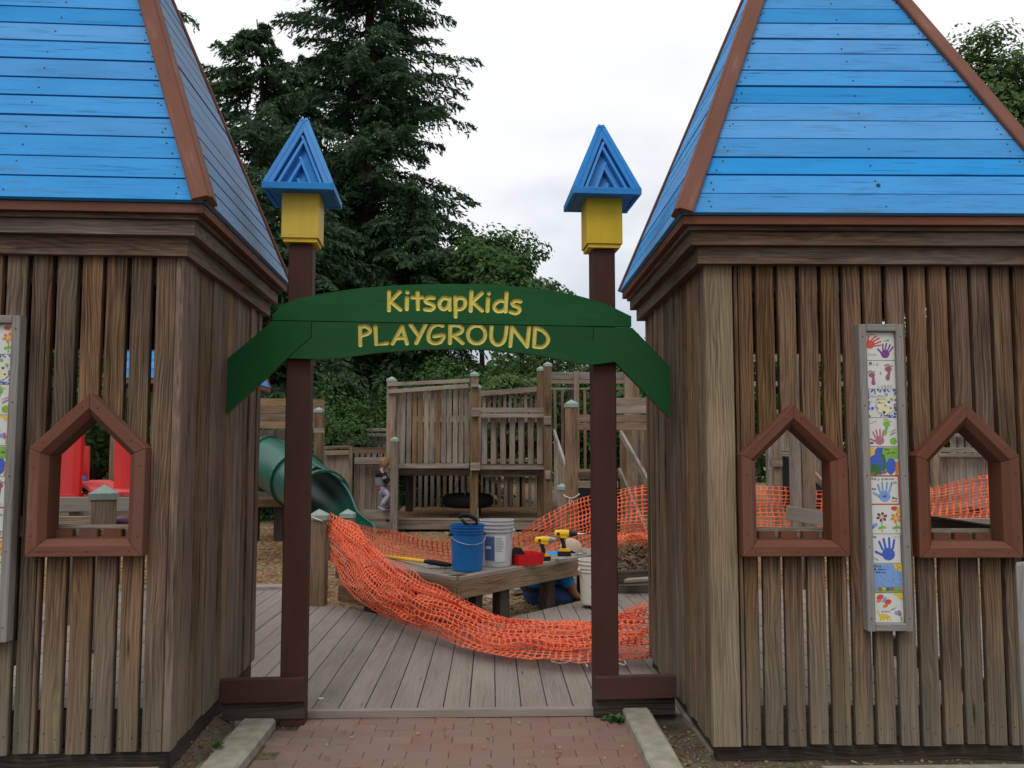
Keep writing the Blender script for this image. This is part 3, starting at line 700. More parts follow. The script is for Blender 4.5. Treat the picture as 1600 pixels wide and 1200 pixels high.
line2 = [Z5(q) for q in ([(937,378),(939,502)], [(937,384),(975,378),(1003,400),(990,425),(942,440)], [(1038,380),(1044,498),(1116,488)])] + [Z3(q) for q in (
    [(205,480),(125,622)], [(205,480),(245,622)], [(150,578),(230,572)], [(275,465),(342,558)], [(400,462),(322,618)],
    [(540,474),(500,462),(450,488),(425,545),(432,600),(480,620),(528,604),(553,550),(472,562)], [(605,470),(603,618)], [(605,472),(665,470),(705,495),(690,530),(610,560)], [(640,558),(708,618)],
    [(825+73*math.cos(a), 546+74*math.sin(a)) for a in [2*math.pi*i/14 for i in range(15)]],
    [(950,482),(945,560),(962,610),(1000,632),(1043,612),(1065,560),(1075,482)], [(1105,642),(1120,485)], [(1120,485),(1245,648)], [(1245,648),(1262,490)], [(1312,490),(1302,645)], [(1312,490),(1372,512),(1415,560),(1417,608),(1372,650),(1302,645)])]
def cutter(lines, R=.0118):
    def f(inv):
        mb = MB(); rr = random.Random(4)
        for ln in lines:
            p = gp(ln)
            if len(p) > 3: p = [ (q[0], q[1]) for q in spl([Vector((a, b)) for a, b in p], 3)]
            pts = [inv @ Vector((x, -.046-.0035, z)) for x, z in p]
            mb.tube(pts, [R*rr.uniform(.93, 1.07) for _ in pts], 10)
            for e_ in (pts[0], pts[-1]):
                mb.ball(e_, R*1.04, 10)
        me = pymesh('cut', mb.v, mb.f, [M['green'], M['letter']], [1]*len(mb.f))
        bm = bmesh.new(); bm.from_mesh(me); bmesh.ops.remove_doubles(bm, verts=bm.verts, dist=1e-6); bmesh.ops.recalc_face_normals(bm, faces=bm.faces); bm.to_mesh(me); bm.free(); return me
    return f
tag(signboard('sign_board', upper, M['green'], cut=cutter(line1)), 'upper arched board lettered KitsapKids in yellow')
tag(signboard('sign_board', lower, M['green'], cut=cutter(line2)), 'lower board lettered PLAYGROUND in yellow')
signboard('sign_brace', braceL, M['green'], axis=(.72, 0, .69)); signboard('sign_brace', braceR, M['green'], axis=(.70, 0, -.71))
mb = MB()
for x, y in ((468, 486), (467, 511), (409, 560), (470, 549), (962, 502), (962, 525), (958, 556), (1010, 560)):
    a_, b_ = G_(x, y, -.046); mb.lathe([(.004, 0), (.004, .0015), (0, .0018)], n=8, M4=Matrix.Translation((a_, -.046, b_)) @ Matrix.Rotation(math.pi/2, 4, 'X'))
tag(mb.build('screw_heads', M['nail'], gate), kind='stuff')
# nails on slat heads/feet of the towers
for (LLn, RRn, s, W, first, step, zb) in ((RL, RR, 1, 1.6, .185, .1045, .133), (LL, LR, -1, 1.4, .073, .1052, .225)):
    T = [o for o in bpy.data.objects if o.name.startswith('roofed_tower')][0 if s > 0 else 1]
    mb = MB(); xk = first; rr = random.Random(8)
    while xk < W:
        for zz in (zb+.07,):
            for dx in (-.022, .022):
                mb.lathe([(.0028, 0), (.0028, .001), (0, .0013)], n=6, M4=Matrix.Translation((s*(xk+dx+rr.uniform(-.005, .005)), -.0035, zz+rr.uniform(-.02, .02))) @ Matrix.Rotation(math.pi/2, 4, 'X'))
        xk += step
    tag(mb.build('nails', M['nail'], T), kind='stuff')
# ================================================================ TREES
def quads_mesh(name, C, U, V_, tone, mat, parent=None, kind=None):
    """leaf faces: diamond-like quads at C with half axes U, V"""
    P = np.stack([C-U, C+V_*.9-U*.1, C+U, C-V_*.9+U*.1], 1).reshape(-1, 3); n = len(C)
    F = np.arange(n*4).reshape(-1, 4); me = bpy.data.meshes.new(name); fastmesh(me, P, F); me.materials.append(mat)
    a = me.attributes.new('tone', 'FLOAT', 'FACE'); a.data.foreach_set('value', tone.astype(np.float32))
    o = link(name, me, parent)
    if kind: tag(o, kind=kind)
    return o
def norm(a): return a/np.maximum(1e-9, np.linalg.norm(a, axis=-1, keepdims=True))
def trunk_obj(parent, h, r, seed, lean=0.0):
    rr = random.Random(seed); mb = MB(); n = 9
    mb.tube([(rr.uniform(-.02, .02)*i+lean*i*i/n, rr.uniform(-.02, .02)*i, h*i/n-.1) for i in range(n+1)], [r*(1-i/n*.93) for i in range(n+1)], 9)
    return mb.build('trunk', M['bark'], parent, smooth=True)
def conifer(label, px, D, h, z0, slope, rmax, nb, seed, mat='fir', ntw=40, m=7, leaf=.15, droop=.35, group=None, up=.25):
    p = at(px, 700, D); T = empty('conifer_tree', (p.x, p.y, 0), 0, label, 'tree', group); r = np.random.default_rng(seed)
    trunk_obj(T, h, .012*h+.05, seed)
    u = r.random(nb)**1.5; hb = z0+(h-z0)*u; az = r.uniform(0, 6.283, nb)
    L_ = np.minimum((h-hb)*slope+.12, rmax)*r.uniform(.55, 1.22, nb)*(1+.12*np.sin(hb*2.1+az))
    d = np.stack([np.cos(az), np.sin(az), np.zeros(nb)], 1); side = np.stack([-np.sin(az), np.cos(az), np.zeros(nb)], 1)
    dr = droop*r.uniform(.5, 1.4, nb); ris = up*r.uniform(.3, 1.4, nb)*(hb/h)
    t = np.linspace(.10, 1.0, ntw)[None, :]+r.uniform(-.01, .01, (nb, ntw))
    base = np.zeros((nb, 3)); base[:, 2] = hb
    Pc = base[:, None, :]+d[:, None, :]*(L_[:, None]*t)[..., None]; Pc[..., 2] += L_[:, None]*(ris[:, None]*t-dr[:, None]*t**2)
    sg = np.where(np.arange(ntw) % 2 == 0, 1.0, -1.0)[None, :, None]
    td = norm(d[:, None, :]*r.uniform(.35, 1.0, (nb, ntw, 1))+side[:, None, :]*sg*r.uniform(.5, 1.1, (nb, ntw, 1))+np.array([0, 0, -1.0])*r.uniform(.05, .75, (nb, ntw, 1)))
    tl = (.34*L_[:, None]*(1-t)**.8+np.minimum(.16, .28*L_)[:, None])*r.uniform(.6, 1.2, (nb, ntw))
    s = (np.arange(m)+.5)/m
    C = Pc[:, :, None, :]+td[:, :, None, :]*(tl[:, :, None]*s)[..., None]; C[..., 2] -= (tl[:, :, None]*s**2)*.28
    C = C+r.normal(0, .022, C.shape)
    ud = norm(td[:, :, None, :]+r.normal(0, .45, C.shape)+np.array([0, 0, -.25])); vv = norm(np.cross(ud, r.normal(0, 1, C.shape)))
    ln = leaf*r.uniform(.6, 1.25, C.shape[:3])[..., None]
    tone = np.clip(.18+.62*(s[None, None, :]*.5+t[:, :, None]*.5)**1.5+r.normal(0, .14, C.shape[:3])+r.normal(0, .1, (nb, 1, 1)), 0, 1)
    keep = (r.random(C.shape[:3]) < np.clip(L_/1.3, .10, 1.0)[:, None, None]).reshape(-1)
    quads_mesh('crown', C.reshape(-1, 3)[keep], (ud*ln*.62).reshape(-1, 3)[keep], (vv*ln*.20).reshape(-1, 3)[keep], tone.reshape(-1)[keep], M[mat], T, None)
    mb = MB()
    for i in range(0, nb, 2):
        pts = [(base[i]+d[i]*L_[i]*q+np.array([0, 0, L_[i]*(ris[i]*q-dr[i]*q*q)])) for q in (0, .35, .7, .95)]
        mb.tube(pts, [.035*L_[i]/2+.008, .018, .01, .004], 4, cap=False)
    tag(mb.build('branches', M['bark'], T), kind='stuff')
    return T
def broadleaf(label, px, D, cz, rx, rz, nclump, per, seed, mat='leaf', leaf=.075, h=None, group=None, name='leafy_tree', cr=.42, hole=.0, ry=None):
    p = at(px, 700, D); T = empty(name, (p.x, p.y, 0), 0, label, 'tree' if name != 'shrub' else 'shrub', group); r = np.random.default_rng(seed); ry = ry or rx*.8
    k = nclump; dv = norm(r.normal(0, 1, (k, 3))); rad = r.uniform(.25, 1.0, k)**.55
    lump = 1+.22*np.sin(dv[:, 0]*3.1+seed)*np.cos(dv[:, 2]*4.3+seed*2)+r.normal(0, .06, k)
    cc = dv*rad[:, None]*lump[:, None]*np.array([rx, ry, rz]); 
    csz = cr*r.uniform(.55, 1.2, k)*min(rx, rz)**.5
    off = norm(r.normal(0, 1, (k, per, 3)))*(r.random((k, per, 1))**.5)*csz[:, None, None]*np.array([1.15, 1.15, .75])
    C = cc[:, None, :]+off
    nrm_ = norm(off+dv[:, None, :]*.4+np.array([0, 0, .25])+r.normal(0, .35, off.shape)); U = norm(np.cross(nrm_, r.normal(0, 1, off.shape))); V_ = np.cross(nrm_, U)
    ln = leaf*r.uniform(.6, 1.3, (k, per, 1))
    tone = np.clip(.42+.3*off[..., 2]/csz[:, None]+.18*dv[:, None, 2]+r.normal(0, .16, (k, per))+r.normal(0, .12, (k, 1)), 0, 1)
    C[..., 2] += cz; ok = C[..., 2].reshape(-1) > .05
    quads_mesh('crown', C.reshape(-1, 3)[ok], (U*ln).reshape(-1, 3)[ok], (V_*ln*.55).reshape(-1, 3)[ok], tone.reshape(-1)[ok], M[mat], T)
    mb = MB(); zb = max(.2, cz-rz*.9)
    mb.tube([(0, 0, -.1), (.05, 0, zb*.6), (0, .05, zb), (0, 0, cz)], [.05+.02*rz*2, .04+.018*rz*2, .06, .03], 8)
    for i in range(0, k, max(1, k//34)):
        e_ = cc[i]+np.array([0, 0, cz]); a0 = np.array([0, 0, zb*.9+(cz-zb)*.3*r.random()]); md = (a0+e_)/2+r.normal(0, .1, 3); mb.tube([a0, md, e_], [.05, .028, .008], 5, cap=False)
    mb.build('trunk', M['bark'], T)
    return T
GC = 'dark conifers behind the playground'
conifer('very tall dark fir in the centre reaching above the top of the photo', 566, 26, 24.5, 1.0, .27, 3.05, 640, 1, ntw=50, m=8, leaf=.17, droop=.24, group=GC)
conifer('pointed fir with a bare leader tip left of the tallest fir', 388, 22, 12.9, .6, .74, 2.9, 330, 2, ntw=42, m=8, group=GC)
conifer('dark fir mostly hidden behind the left tower roof', 205, 25, 21, 2, .19, 2.6, 260, 3, ntw=34, m=6, group=GC)
conifer('dark fir filling the gap between the pointed fir and the tallest fir', 462, 27, 14.2, .6, .42, 3.3, 350, 4, ntw=42, m=8, group=GC)
conifer('low drooping light green cedar behind the stepped fence', 532, 20.5, 4.1, .6, .7, 1.5, 110, 5, mat='cedar', ntw=30, m=7, leaf=.12, droop=.55, group=GC)
conifer('dark fir behind the slide, lowest branches behind the left post', 415, 20, 7.0, .3, .6, 2.2, 130, 6, ntw=30, m=7, group=GC)
conifer('dark fir behind the cedar and the tall slat wall', 640, 24, 9.4, .3, .55, 2.8, 240, 7, ntw=38, m=7, group=GC)
GB = 'leafy trees and shrubs behind the playground'
broadleaf('rounded leafy tree right of the tallest fir above the green sign', 752, 25, 6.3, 1.75, 1.75, 170, 190, 11, group=GB, leaf=.085)
broadleaf('leafy crown behind the word Kids of the sign', 815, 23, 5.3, 1.1, .95, 85, 150, 12, group=GB, leaf=.075)
broadleaf('small loose leafy tree peeping over the right end of the green sign', 850, 26, 5.5, .75, .85, 42, 90, 13, mat='leafautumn', group=GB, leaf=.075)
broadleaf('dark leafy thicket behind the tall slat wall of the fort', 690, 22.5, 2.2, 2.3, 1.35, 190, 260, 14, group=GB, name='shrub', leaf=.055)
broadleaf('lighter green bush behind the low grey slat wall of the fort', 790, 20.5, 2.4, 1.0, 1.0, 90, 230, 15, mat='leafautumn', group=GB, name='shrub', leaf=.06)
broadleaf('airy thicket behind the high rails right of the fort', 890, 22, 3.0, 1.7, 1.9, 120, 120, 16, group=GB, name='shrub', leaf=.06, cr=.5)
broadleaf('dark bush just left of the right tower behind the ramp', 985, 20, 2.1, 1.7, 1.7, 120, 150, 17, group=GB, name='shrub', leaf=.065)
broadleaf('large leafy tree with a few rusty leaves right of the right tower roof', 1572, 18, 8.0, 1.95, 2.3, 270, 210, 18, mat='leafautumn', group=GB, leaf=.062, cr=.40)
broadleaf('leafy tree hidden behind the slats of the right tower', 1290, 21, 2.9, 2.6, 1.4, 150, 150, 19, group=GB, leaf=.075)
broadleaf('leafy tree behind the right tower seen through its right window', 1520, 20, 3.2, 2.6, 2.4, 150, 150, 20, group=GB, leaf=.075)
broadleaf('dark bush behind the red playhouse', 150, 19, 2.6, 3.0, 2.0, 160, 160, 21, group=GB, name='shrub', leaf=.08)
broadleaf('dark bush behind the slide', 480, 18.5, 1.5, 1.5, 1.2, 110, 260, 22, group=GB, name='shrub', leaf=.05)
broadleaf('dark bush far left behind the left tower', -150, 18, 2.8, 2.4, 2.2, 90, 120, 23, group=GB, name='shrub', leaf=.08)
# far wood closing the horizon: one mass
r = np.random.default_rng(77); n = 62000
X_ = r.uniform(-42, 44, n); Y_ = 37+r.random(n)*9+3*np.sin(X_*.21); top_ = 4.2+1.5*np.sin(X_*.37+1)+1.0*np.sin(X_*1.13)+.5*np.sin(X_*2.9)+2.2*np.exp(-((X_+14)/12)**2)
Z_ = top_*(r.random(n)**.8); C = np.stack([X_, Y_, Z_], 1); nn_ = norm(r.normal(0, 1, (n, 3))+np.array([0, -.5, .5])); U = norm(np.cross(nn_, r.normal(0, 1, (n, 3)))); V_ = np.cross(nn_, U); ln = r.uniform(.12, .30, (n, 1))
quads_mesh('far_wood', C, U*ln, V_*ln*.6, np.clip(.35+.35*Z_/top_+r.normal(0, .18, n), 0, 1), M['leaf'], None, 'stuff')

# ================================================================ BACKGROUND PLAYGROUND
def cap_mesh(w_):
    key = ('cap', w_)
    if key in _bc: return _bc[key]
    a = w_/2+.008; mb = MB(); v = [(-a,-a,-.045),(a,-a,-.045),(a,a,-.045),(-a,a,-.045),(-a,-a,0),(a,-a,0),(a,a,0),(-a,a,0),(0,0,w_*.36)]
    mb.add(v, [(0,1,5,4),(1,2,6,5),(2,3,7,6),(3,0,4,7),(4,5,8),(5,6,8),(6,7,8),(7,4,8)]); me = pymesh('cap', mb.v, mb.f, M['cap']); _bc[key] = me; return me
def post(parent, x, D, ytop, w_=.14, z0=-.05, cap=True, mat='brownish', rz=0, name='post', zbot=None):
    p = at(x, ytop, D); zt_ = p.z-(w_*.36 if cap else 0); z0 = z0 if zbot is None else zbot
    o = board(name, (p.x, p.y, z0), (p.x, p.y, zt_), w_, w_, (math.cos(rz), math.sin(rz), 0), M[mat], parent, ch=.008)
    if cap: link('post_cap', cap_mesh(w_), o, Matrix.Translation((0, 0, zt_-z0)))
    return o
def capped_post(x, D, ytop, w_, label, z0=-.05, mat='brownish', rz=0, group='free standing posts with pale green caps'):
    p = at(x, ytop, D); T = empty('capped_post', (p.x, p.y, max(z0, 0)), rz, label, 'post', group); zt_ = p.z-w_*.36-max(z0, 0)
    board('post', (0, 0, 0 if z0 >= 0 else -.05), (0, 0, zt_), w_, w_, (1, 0, 0), M[mat], T, ch=.01)
    link('post_cap', cap_mesh(w_), T, Matrix.Translation((0, 0, zt_))); return T
def rail(parent, x0, y0, D0, x1, y1, D1, h, t_=.04, mat='grey', name='rail', dy=0):
    a, b = at(x0, y0, D0), at(x1, y1, D1); a.y += dy; b.y += dy
    return board(name, a, b, h, t_, (0, 0, 1), M[mat], parent)
def slats(parent, x0, x1, D0, D1, yt, yb, n, w_, mats='grey', t_=.03, dy=0.0, jit=.0, name='slat'):
    for i in range(n):
        f = (i+.5)/n; D = 1/((1-f)/D0+f/D1) ; x_ = x0+(x1-x0)*f
        pt = at(x_, yt[0]+(yt[1]-yt[0])*f, D); pb = at(x_, yb[0]+(yb[1]-yb[0])*f, D)
        q = (pt+pb)/2; mt = mats if isinstance(mats, str) else random.choice(mats)
        dx, dyy = at(x1, 700, D1)-at(x0, 700, D0), 0
        wd = Vector((dx.x, dx.y, 0)).normalized()
        board(name, (q.x+random.uniform(-.006, .006), q.y+dy+random.uniform(-.004, .004), pb.z+random.uniform(-jit, jit)), (q.x+random.uniform(-.008, .008), q.y+dy, pt.z+random.uniform(-jit, jit)), w_, t_, wd, M[mt], parent)
# --- fort
F = empty('play_fort', (0, 0, 0), 0, 'tall weathered wooden play fort with slat walls, green capped posts and open dark space below', 'play structure')
post(F, 612.5, 16.0, 588, .17); post(F, 741.5, 15.93, 580, .15); post(F, 845, 16.5, 572, .15); post(F, 855.5, 15.85, 565, .15); post(F, 748, 19.3, 601, .12)
rail(F, 605, 601, 15.9, 734, 594.5, 15.9, .07, mat='grey'); rail(F, 607, 612, 15.86, 732, 603, 15.86, .075, mat='grey')
slats(F, 607, 734, 16.0, 16.0, (615, 606), (724, 724), 14, .088, ('grey', 'brownish', 'grey'), jit=.01)
slats(F, 611, 738, 17.6, 17.6, (618, 612), (722, 722), 12, .07, 'brownish')
rail(F, 648, 655, 17.5, 733, 655, 17.5, .12); rail(F, 607, 728, 15.9, 733, 728, 15.9, .09); rail(F, 607, 719, 16.1, 733, 719, 16.1, .03)
rail(F, 738, 641, 15.82, 850, 641, 15.82, .09); rail(F, 748, 649.5, 15.8, 850, 649.5, 15.8, .07)
slats(F, 750, 850, 15.95, 15.95, (653, 653), (725, 725), 7, .10, 'grey'); slats(F, 753, 853, 16.1, 16.1, (642, 642), (720, 720), 7, .06, 'brownish')
rail(F, 750, 719.5, 16.02, 850, 719.5, 16.02, .06, mat='brownish'); rail(F, 737, 730.5, 15.85, 851, 730.5, 15.85, .075)
rail(F, 752, 615.5, 16.9, 842, 608, 16.9, .10); slats(F, 752, 842, 17.0, 17.0, (621, 613), (660, 660), 11, .06, ('brownish', 'grey'))
rail(F, 736, 599, 15.8, 748, 599, 15.8, .14, mat='grey'); rail(F, 736, 645, 15.78, 749, 645, 15.78, .14); rail(F, 735, 729, 15.76, 750, 729, 15.76, .14); rail(F, 850, 657, 15.76, 861, 657, 15.76, .16); rail(F, 852, 742, 15.76, 860, 742, 15.76, .16)
# platform planks and joists
pz = 1.20; xa, xb = at(607, 700, 16).x, at(860, 700, 16).x
for i in range(13): board('platform_plank', (xa, 16.12+.145*i, pz), (xb, 16.12+.145*i, pz), .138, .035, (0, 1, 0), M['darkwood'], F)
for yy in (16.1, 17.0, 17.85): board('joist', (xa, yy, pz-.10), (xb, yy, pz-.10), .16, .04, (0, 0, 1), M['darkwood'], F)
post(F, 847, 17.2, 730, .13, cap=False, mat='rubber_and_shade'); post(F, 640, 17.9, 735, .15, cap=False, mat='darkwood'); post(F, 747, 17.3, 730, .12, cap=False, mat='darkwood')
slats(F, 642, 842, 18.6, 18.6, (735, 735), (797, 797), 21, .075, ('grey', 'grey', 'brownish'), jit=.01); rail(F, 640, 800, 18.5, 844, 800, 18.5, .14, mat='brownish'); rail(F, 755, 740, 18.5, 842, 740, 18.5, .12)
rail(F, 607, 818, 15.9, 868, 819, 15.9, .20, t_=.10); rail(F, 605, 811, 15.95, 868, 812, 15.95, .03, t_=.22); rail(F, 569, 804, 15.75, 611, 804, 15.75, .17, t_=.09); rail(F, 569, 821, 15.72, 611, 822, 15.72, .15, t_=.10)
mb = MB(); x0_, x1_ = at(607, 700, 16).x, at(868, 700, 16).x
grid_sheet('raised_mulch', [x0_+.12*i for i in range(27)], [16.0+.15*i for i in range(19)], M['mulch'], lambda x, y: .17+.10*(y-16)/2.6+(random.random()-.5)*.03)
post(F, 617, 15.55, 682, .135, mat='grey')
# --- tyre swing
tc_ = at(731, 782, 16.9); T = empty('tyre_swing', (tc_.x, tc_.y, tc_.z-.12), 0, 'black tyre swing hanging flat under the wooden fort', 'swing')
mb = MB(); R_, r_ = .37, .145
prof = [(R_-.10, -.10), (R_-.02, -.135), (R_+.07, -.12), (R_+.125, -.06), (R_+.13, .0), (R_+.125, .06), (R_+.07, .12), (R_-.02, .135), (R_-.10, .10), (R_-.09, .04), (R_-.09, -.04), (R_-.10, -.10)]
mb.lathe([(a, b+.12) for a, b in prof], n=36); mb.build('tyre', M['rubber_and_shade'], T, smooth=True)
for q in (.4, 2.5, 4.6):
    mb = MB(); mb.tube([(.37*math.cos(q), .37*math.sin(q), .24), (.05*math.cos(q), .05*math.sin(q), .86)], .008, 5); mb.build('chain', M['wire'], T)
# --- stepped fence left of the fort
F = empty('stepped_fence', (0, 0, 0), 0, 'low grey stepped board fence behind the child', 'fence')
slats(F, 507, 546, 16.9, 16.9, (712, 712), (806, 806), 5, .105, 'grey'); rail(F, 506, 708, 16.8, 546, 707, 16.8, .09, mat='brownish'); rail(F, 506, 699.5, 16.85, 548, 698.5, 16.85, .06)
post(F, 548.5, 16.75, 697, .07, cap=False, mat='brownish'); slats(F, 552, 608, 16.9, 16.9, (726, 726), (808, 808), 6, .11, 'grey'); rail(F, 551, 704, 16.75, 611, 704, 16.75, .12, mat='brownish'); rail(F, 554, 720, 16.7, 611, 720, 16.7, .13)
slats(F, 553, 608, 17.0, 17.0, (700, 700), (720, 720), 6, .08, 'grey')
slats(F, 519, 573, 18.2, 18.2, (690, 690), (712, 712), 6, .10, 'grey'); rail(F, 518, 692.5, 18.1, 573, 692.5, 18.1, .07); rail(F, 518, 685, 18.15, 573, 685, 18.15, .07)
slats(F, 573, 606, 18.2, 18.2, (678, 678), (700, 700), 4, .10, 'grey'); rail(F, 572, 679.5, 18.1, 606, 679.5, 18.1, .07); rail(F, 572, 671.5, 18.15, 606, 671.5, 18.15, .07)
post(F, 533.5, 18.3, 672, .15, mat='brownish')
# --- slide tower
F = empty('slide_tower', (0, 0, 0), 0, 'raised wooden slide platform with horizontal plank walls behind the left gate post', 'play structure')
for k, yy in enumerate((628.5, 640.5, 652.5, 664)): rail(F, 395, yy, 14.3, 507, yy+.5, 14.3, .122, mat='brownish', name='wall_plank')
post(F, 498.5, 14.2, 636, .13, zbot=-.05); slats(F, 491, 507, 14.35, 14.35, (676, 676), (770, 770), 2, .08, 'grey'); rail(F, 490, 673, 14.15, 507, 673, 14.15, .08)
rail(F, 395, 786, 14.2, 455, 786, 14.2, .13, mat='brownish'); post(F, 437, 14.4, 790, .15, cap=False, mat='darkwood'); post(F, 398, 14.4, 790, .15, cap=False, mat='darkwood')
p0 = at(380, 700, 14.3).x; p1 = at(455, 700, 14.3).x
for i in range(9): board('platform_plank', (p0, 14.3+.145*i, .66), (p1, 14.3+.145*i, .66), .138, .035, (0, 1, 0), M['darkwood'], F)
slats(F, 380, 455, 15.6, 15.6, (672, 672), (786, 786), 8, .12, 'darkwood')
# --- tube slide
T = empty('tube_slide', (0, 0, 0), 0, 'green plastic tube slide curving down to an open chute', 'slide')
path_ = [Vector(at(*q)) for q in ((398, 722, 14.1), (428, 727, 13.9), (455, 742, 13.5), (480, 762, 13.0), (500, 780, 12.6), (520, 800, 12.25), (540, 817, 11.95), (548, 826, 11.75))]
path_ = [Vector(p) for p in spl(path_, 5)]
nP = len(path_); nR = 28; rings = []; v = []; 
for i, p in enumerate(path_):
    f = i/(nP-1); t = (path_[min(i+1, nP-1)]-path_[max(i-1, 0)]).normalized(); side = t.cross(Vector((0, 0, 1))).normalized(); up = side.cross(t).normalized()
    op = 0 if f < .50 else min(1, (f-.50)/.20)**.6*(1.62 if f < .9 else 1.62+(f-.9)*4)      # half opening angle at the top
    Rr = .42*(1-.10*f)
    for j in range(nR+1):
        a = op + (2*math.pi-2*op)*j/nR
        v.append(p + (up*math.cos(a)+side*math.sin(a))*Rr)
f_ = [(i*(nR+1)+j, (i+1)*(nR+1)+j, (i+1)*(nR+1)+j+1, i*(nR+1)+j+1) for i in range(nP-1) for j in range(nR)]
me = pymesh('chute', v, f_, [M['slide'], M['slidein']], smooth=True); ch = link('chute', me, T)
sd = ch.modifiers.new('s', 'SOLIDIFY'); sd.thickness = .018; sd.offset = 0; sd.material_offset = 0
mb = MB()
for i in (3, 12, 20):
    p = path_[i]; t = (path_[i+1]-path_[i-1]).normalized(); q = t.to_track_quat('Z', 'Y').to_matrix().to_4x4(); q.translation = p
    mb.lathe([(.425, -.03), (.455, -.03), (.455, .03), (.425, .03)], n=32, M4=q)
mb.build('joint_flange', M['slide'], T, smooth=False)
# rolled rim along the open edges
for sgn in (0, nR):
    mb = MB(); mb.tube([v[i*(nR+1)+sgn] for i in range(int(nP*.52), nP)], .022, 7); mb.build('rim', M['slide'], T, smooth=True)
# --- ramp structure right
F = empty('ramp_tower', (0, 0, 0), 0, 'wooden ramp and platform with slanting handrails right of the fort', 'play structure')
rail(F, 861, 587, 15.4, 985, 587, 15.2, .13); rail(F, 861, 596.5, 15.35, 985, 596.5, 15.15, .07); rail(F, 861, 607.5, 15.4, 975, 607.5, 15.2, .035)
post(F, 900.5, 15.3, 580, .09, cap=False, mat='grey', zbot=.8); post(F, 981, 15.1, 581, .14, cap=False, mat='grey'); post(F, 893, 16.4, 600, .12, cap=False, mat='darkwood'); post(F, 990, 17, 590, .2, cap=False)
slats(F, 862, 966, 16.8, 16.8, (609, 609), (735, 735), 9, .055, 'brownish')
slats(F, 866, 887, 15.2, 12.0, (680, 742), (770, 860), 9, .10, 'grey'); rail(F, 866, 675, 15.1, 887, 741, 11.9, .10)
rail(F, 902, 654, 11.6, 1012, 654, 11.4, .10, mat='brownish', name='wall_plank'); rail(F, 902, 666.5, 11.6, 1012, 666.5, 11.4, .10, mat='brownish', name='wall_plank'); rail(F, 944, 634, 11.6, 1014, 634, 11.4, .21, mat='grey', name='wall_plank')
rail(F, 901, 735.5, 13, 966, 735.5, 13, .05, mat='brownish', name='tread'); rail(F, 901, 744, 12.8, 966, 744, 12.8, .10, mat='darkwood', name='riser'); rail(F, 901, 757, 12.5, 966, 757, 12.5, .10, mat='grey', name='tread')
slats(F, 902, 968, 14.2, 14.2, (760, 760), (835, 835), 5, .16, 'rubber_and_shade')  # black slats added as the shade beneath the treads
rail(F, 968, 737, 13, 1016, 850, 10.3, .12, mat='corner', name='stringer'); rail(F, 970, 677, 13.2, 1025, 775, 10.3, .10, mat='grey')
slats(F, 968, 1030, 14.4, 13.0, (660, 675), (790, 800), 11, .085, ('brownish', 'grey'))
# things seen through the right tower
F2 = empty('side_fort', (0, 0, 0), 0, 'grey slatted play platform seen through the windows of the right tower', 'play structure')
post(F2, 1238, 9.2, 560, .10, cap=False, mat='grey'); post(F2, 1255, 9.25, 560, .15, cap=False, mat='brownish'); post(F2, 1212, 13, 640, .12, cap=False, mat='brownish')
rail(F2, 1205, 722, 12.9, 1222, 722, 12.9, .14); rail(F2, 1218, 710, 13.5, 1236, 710, 13.5, .07); slats(F2, 1218, 1232, 13.8, 13.8, (640, 640), (705, 705), 2, .09, 'grey'); slats(F2, 1216, 1300, 14, 14, (716, 716), (800, 800), 5, .2, 'rubber_and_shade')  # last row: black slats paint the shade of a dark opening
slats(F2, 1262, 1300, 13, 12, (660, 670), (742, 772), 6, .09, 'grey'); rail(F2, 1262, 730, 12.2, 1300, 772, 11, .10, mat='corner', name='stringer')
slats(F2, 1470, 1560, 13, 13, (712, 712), (792, 792), 9, .10, 'grey'); slats(F2, 1484, 1530, 13.4, 13.4, (682, 682), (708, 708), 4, .09, 'grey'); rail(F2, 1466, 703, 12.9, 1560, 703, 12.9, .07); rail(F2, 1466, 711, 12.85, 1560, 711, 12.85, .06); rail(F2, 1484, 680, 13.3, 1530, 680, 13.3, .06); rail(F2, 1466, 789, 12.9, 1560, 789, 12.9, .07)
rail(F2, 1100, 560, 14, 1560, 560, 14, .12); rail(F2, 1100, 600, 14, 1560, 600, 14, .08); 
for xx in (1140, 1200, 1330, 1400, 1455): post(F2, xx, 14, 540, .13, cap=False, mat='grey')
board('loose_board', at(1229, 801, 8.0), at(1330, 818, 8.1), .135, .04, (0, 0, 1), M['deck']); tag(bpy.data.objects['loose_board'], 'pale grey slanting board seen through the left window of the right tower', 'board')
o = board('low_wall_board', at(1440, 819, 7.6), at(1680, 819, 7.6), .10, .04, (0, 0, 1), M['grey']); tag(o, 'grey horizontal board low behind the right window of the right tower', 'board')
# --- free posts
capped_post(499, 8.15, 795, .155, 'thick capped post on the deck edge where the orange net is tied', z0=.06)
capped_post(543.5, 9.6, 795, .14, 'short capped post just behind the gathered corner of the orange net')
capped_post(892.5, 10.0, 624, .142, 'tallest capped post, left of the right gate post with net cord around it')
capped_post(878, 11.2, 755, .115, 'short grey capped post close to the tall net post', mat='grey')
capped_post(163, 6.35, 757, .17, 'capped post seen through the window of the left tower', z0=.1, rz=.35, mat='corner')
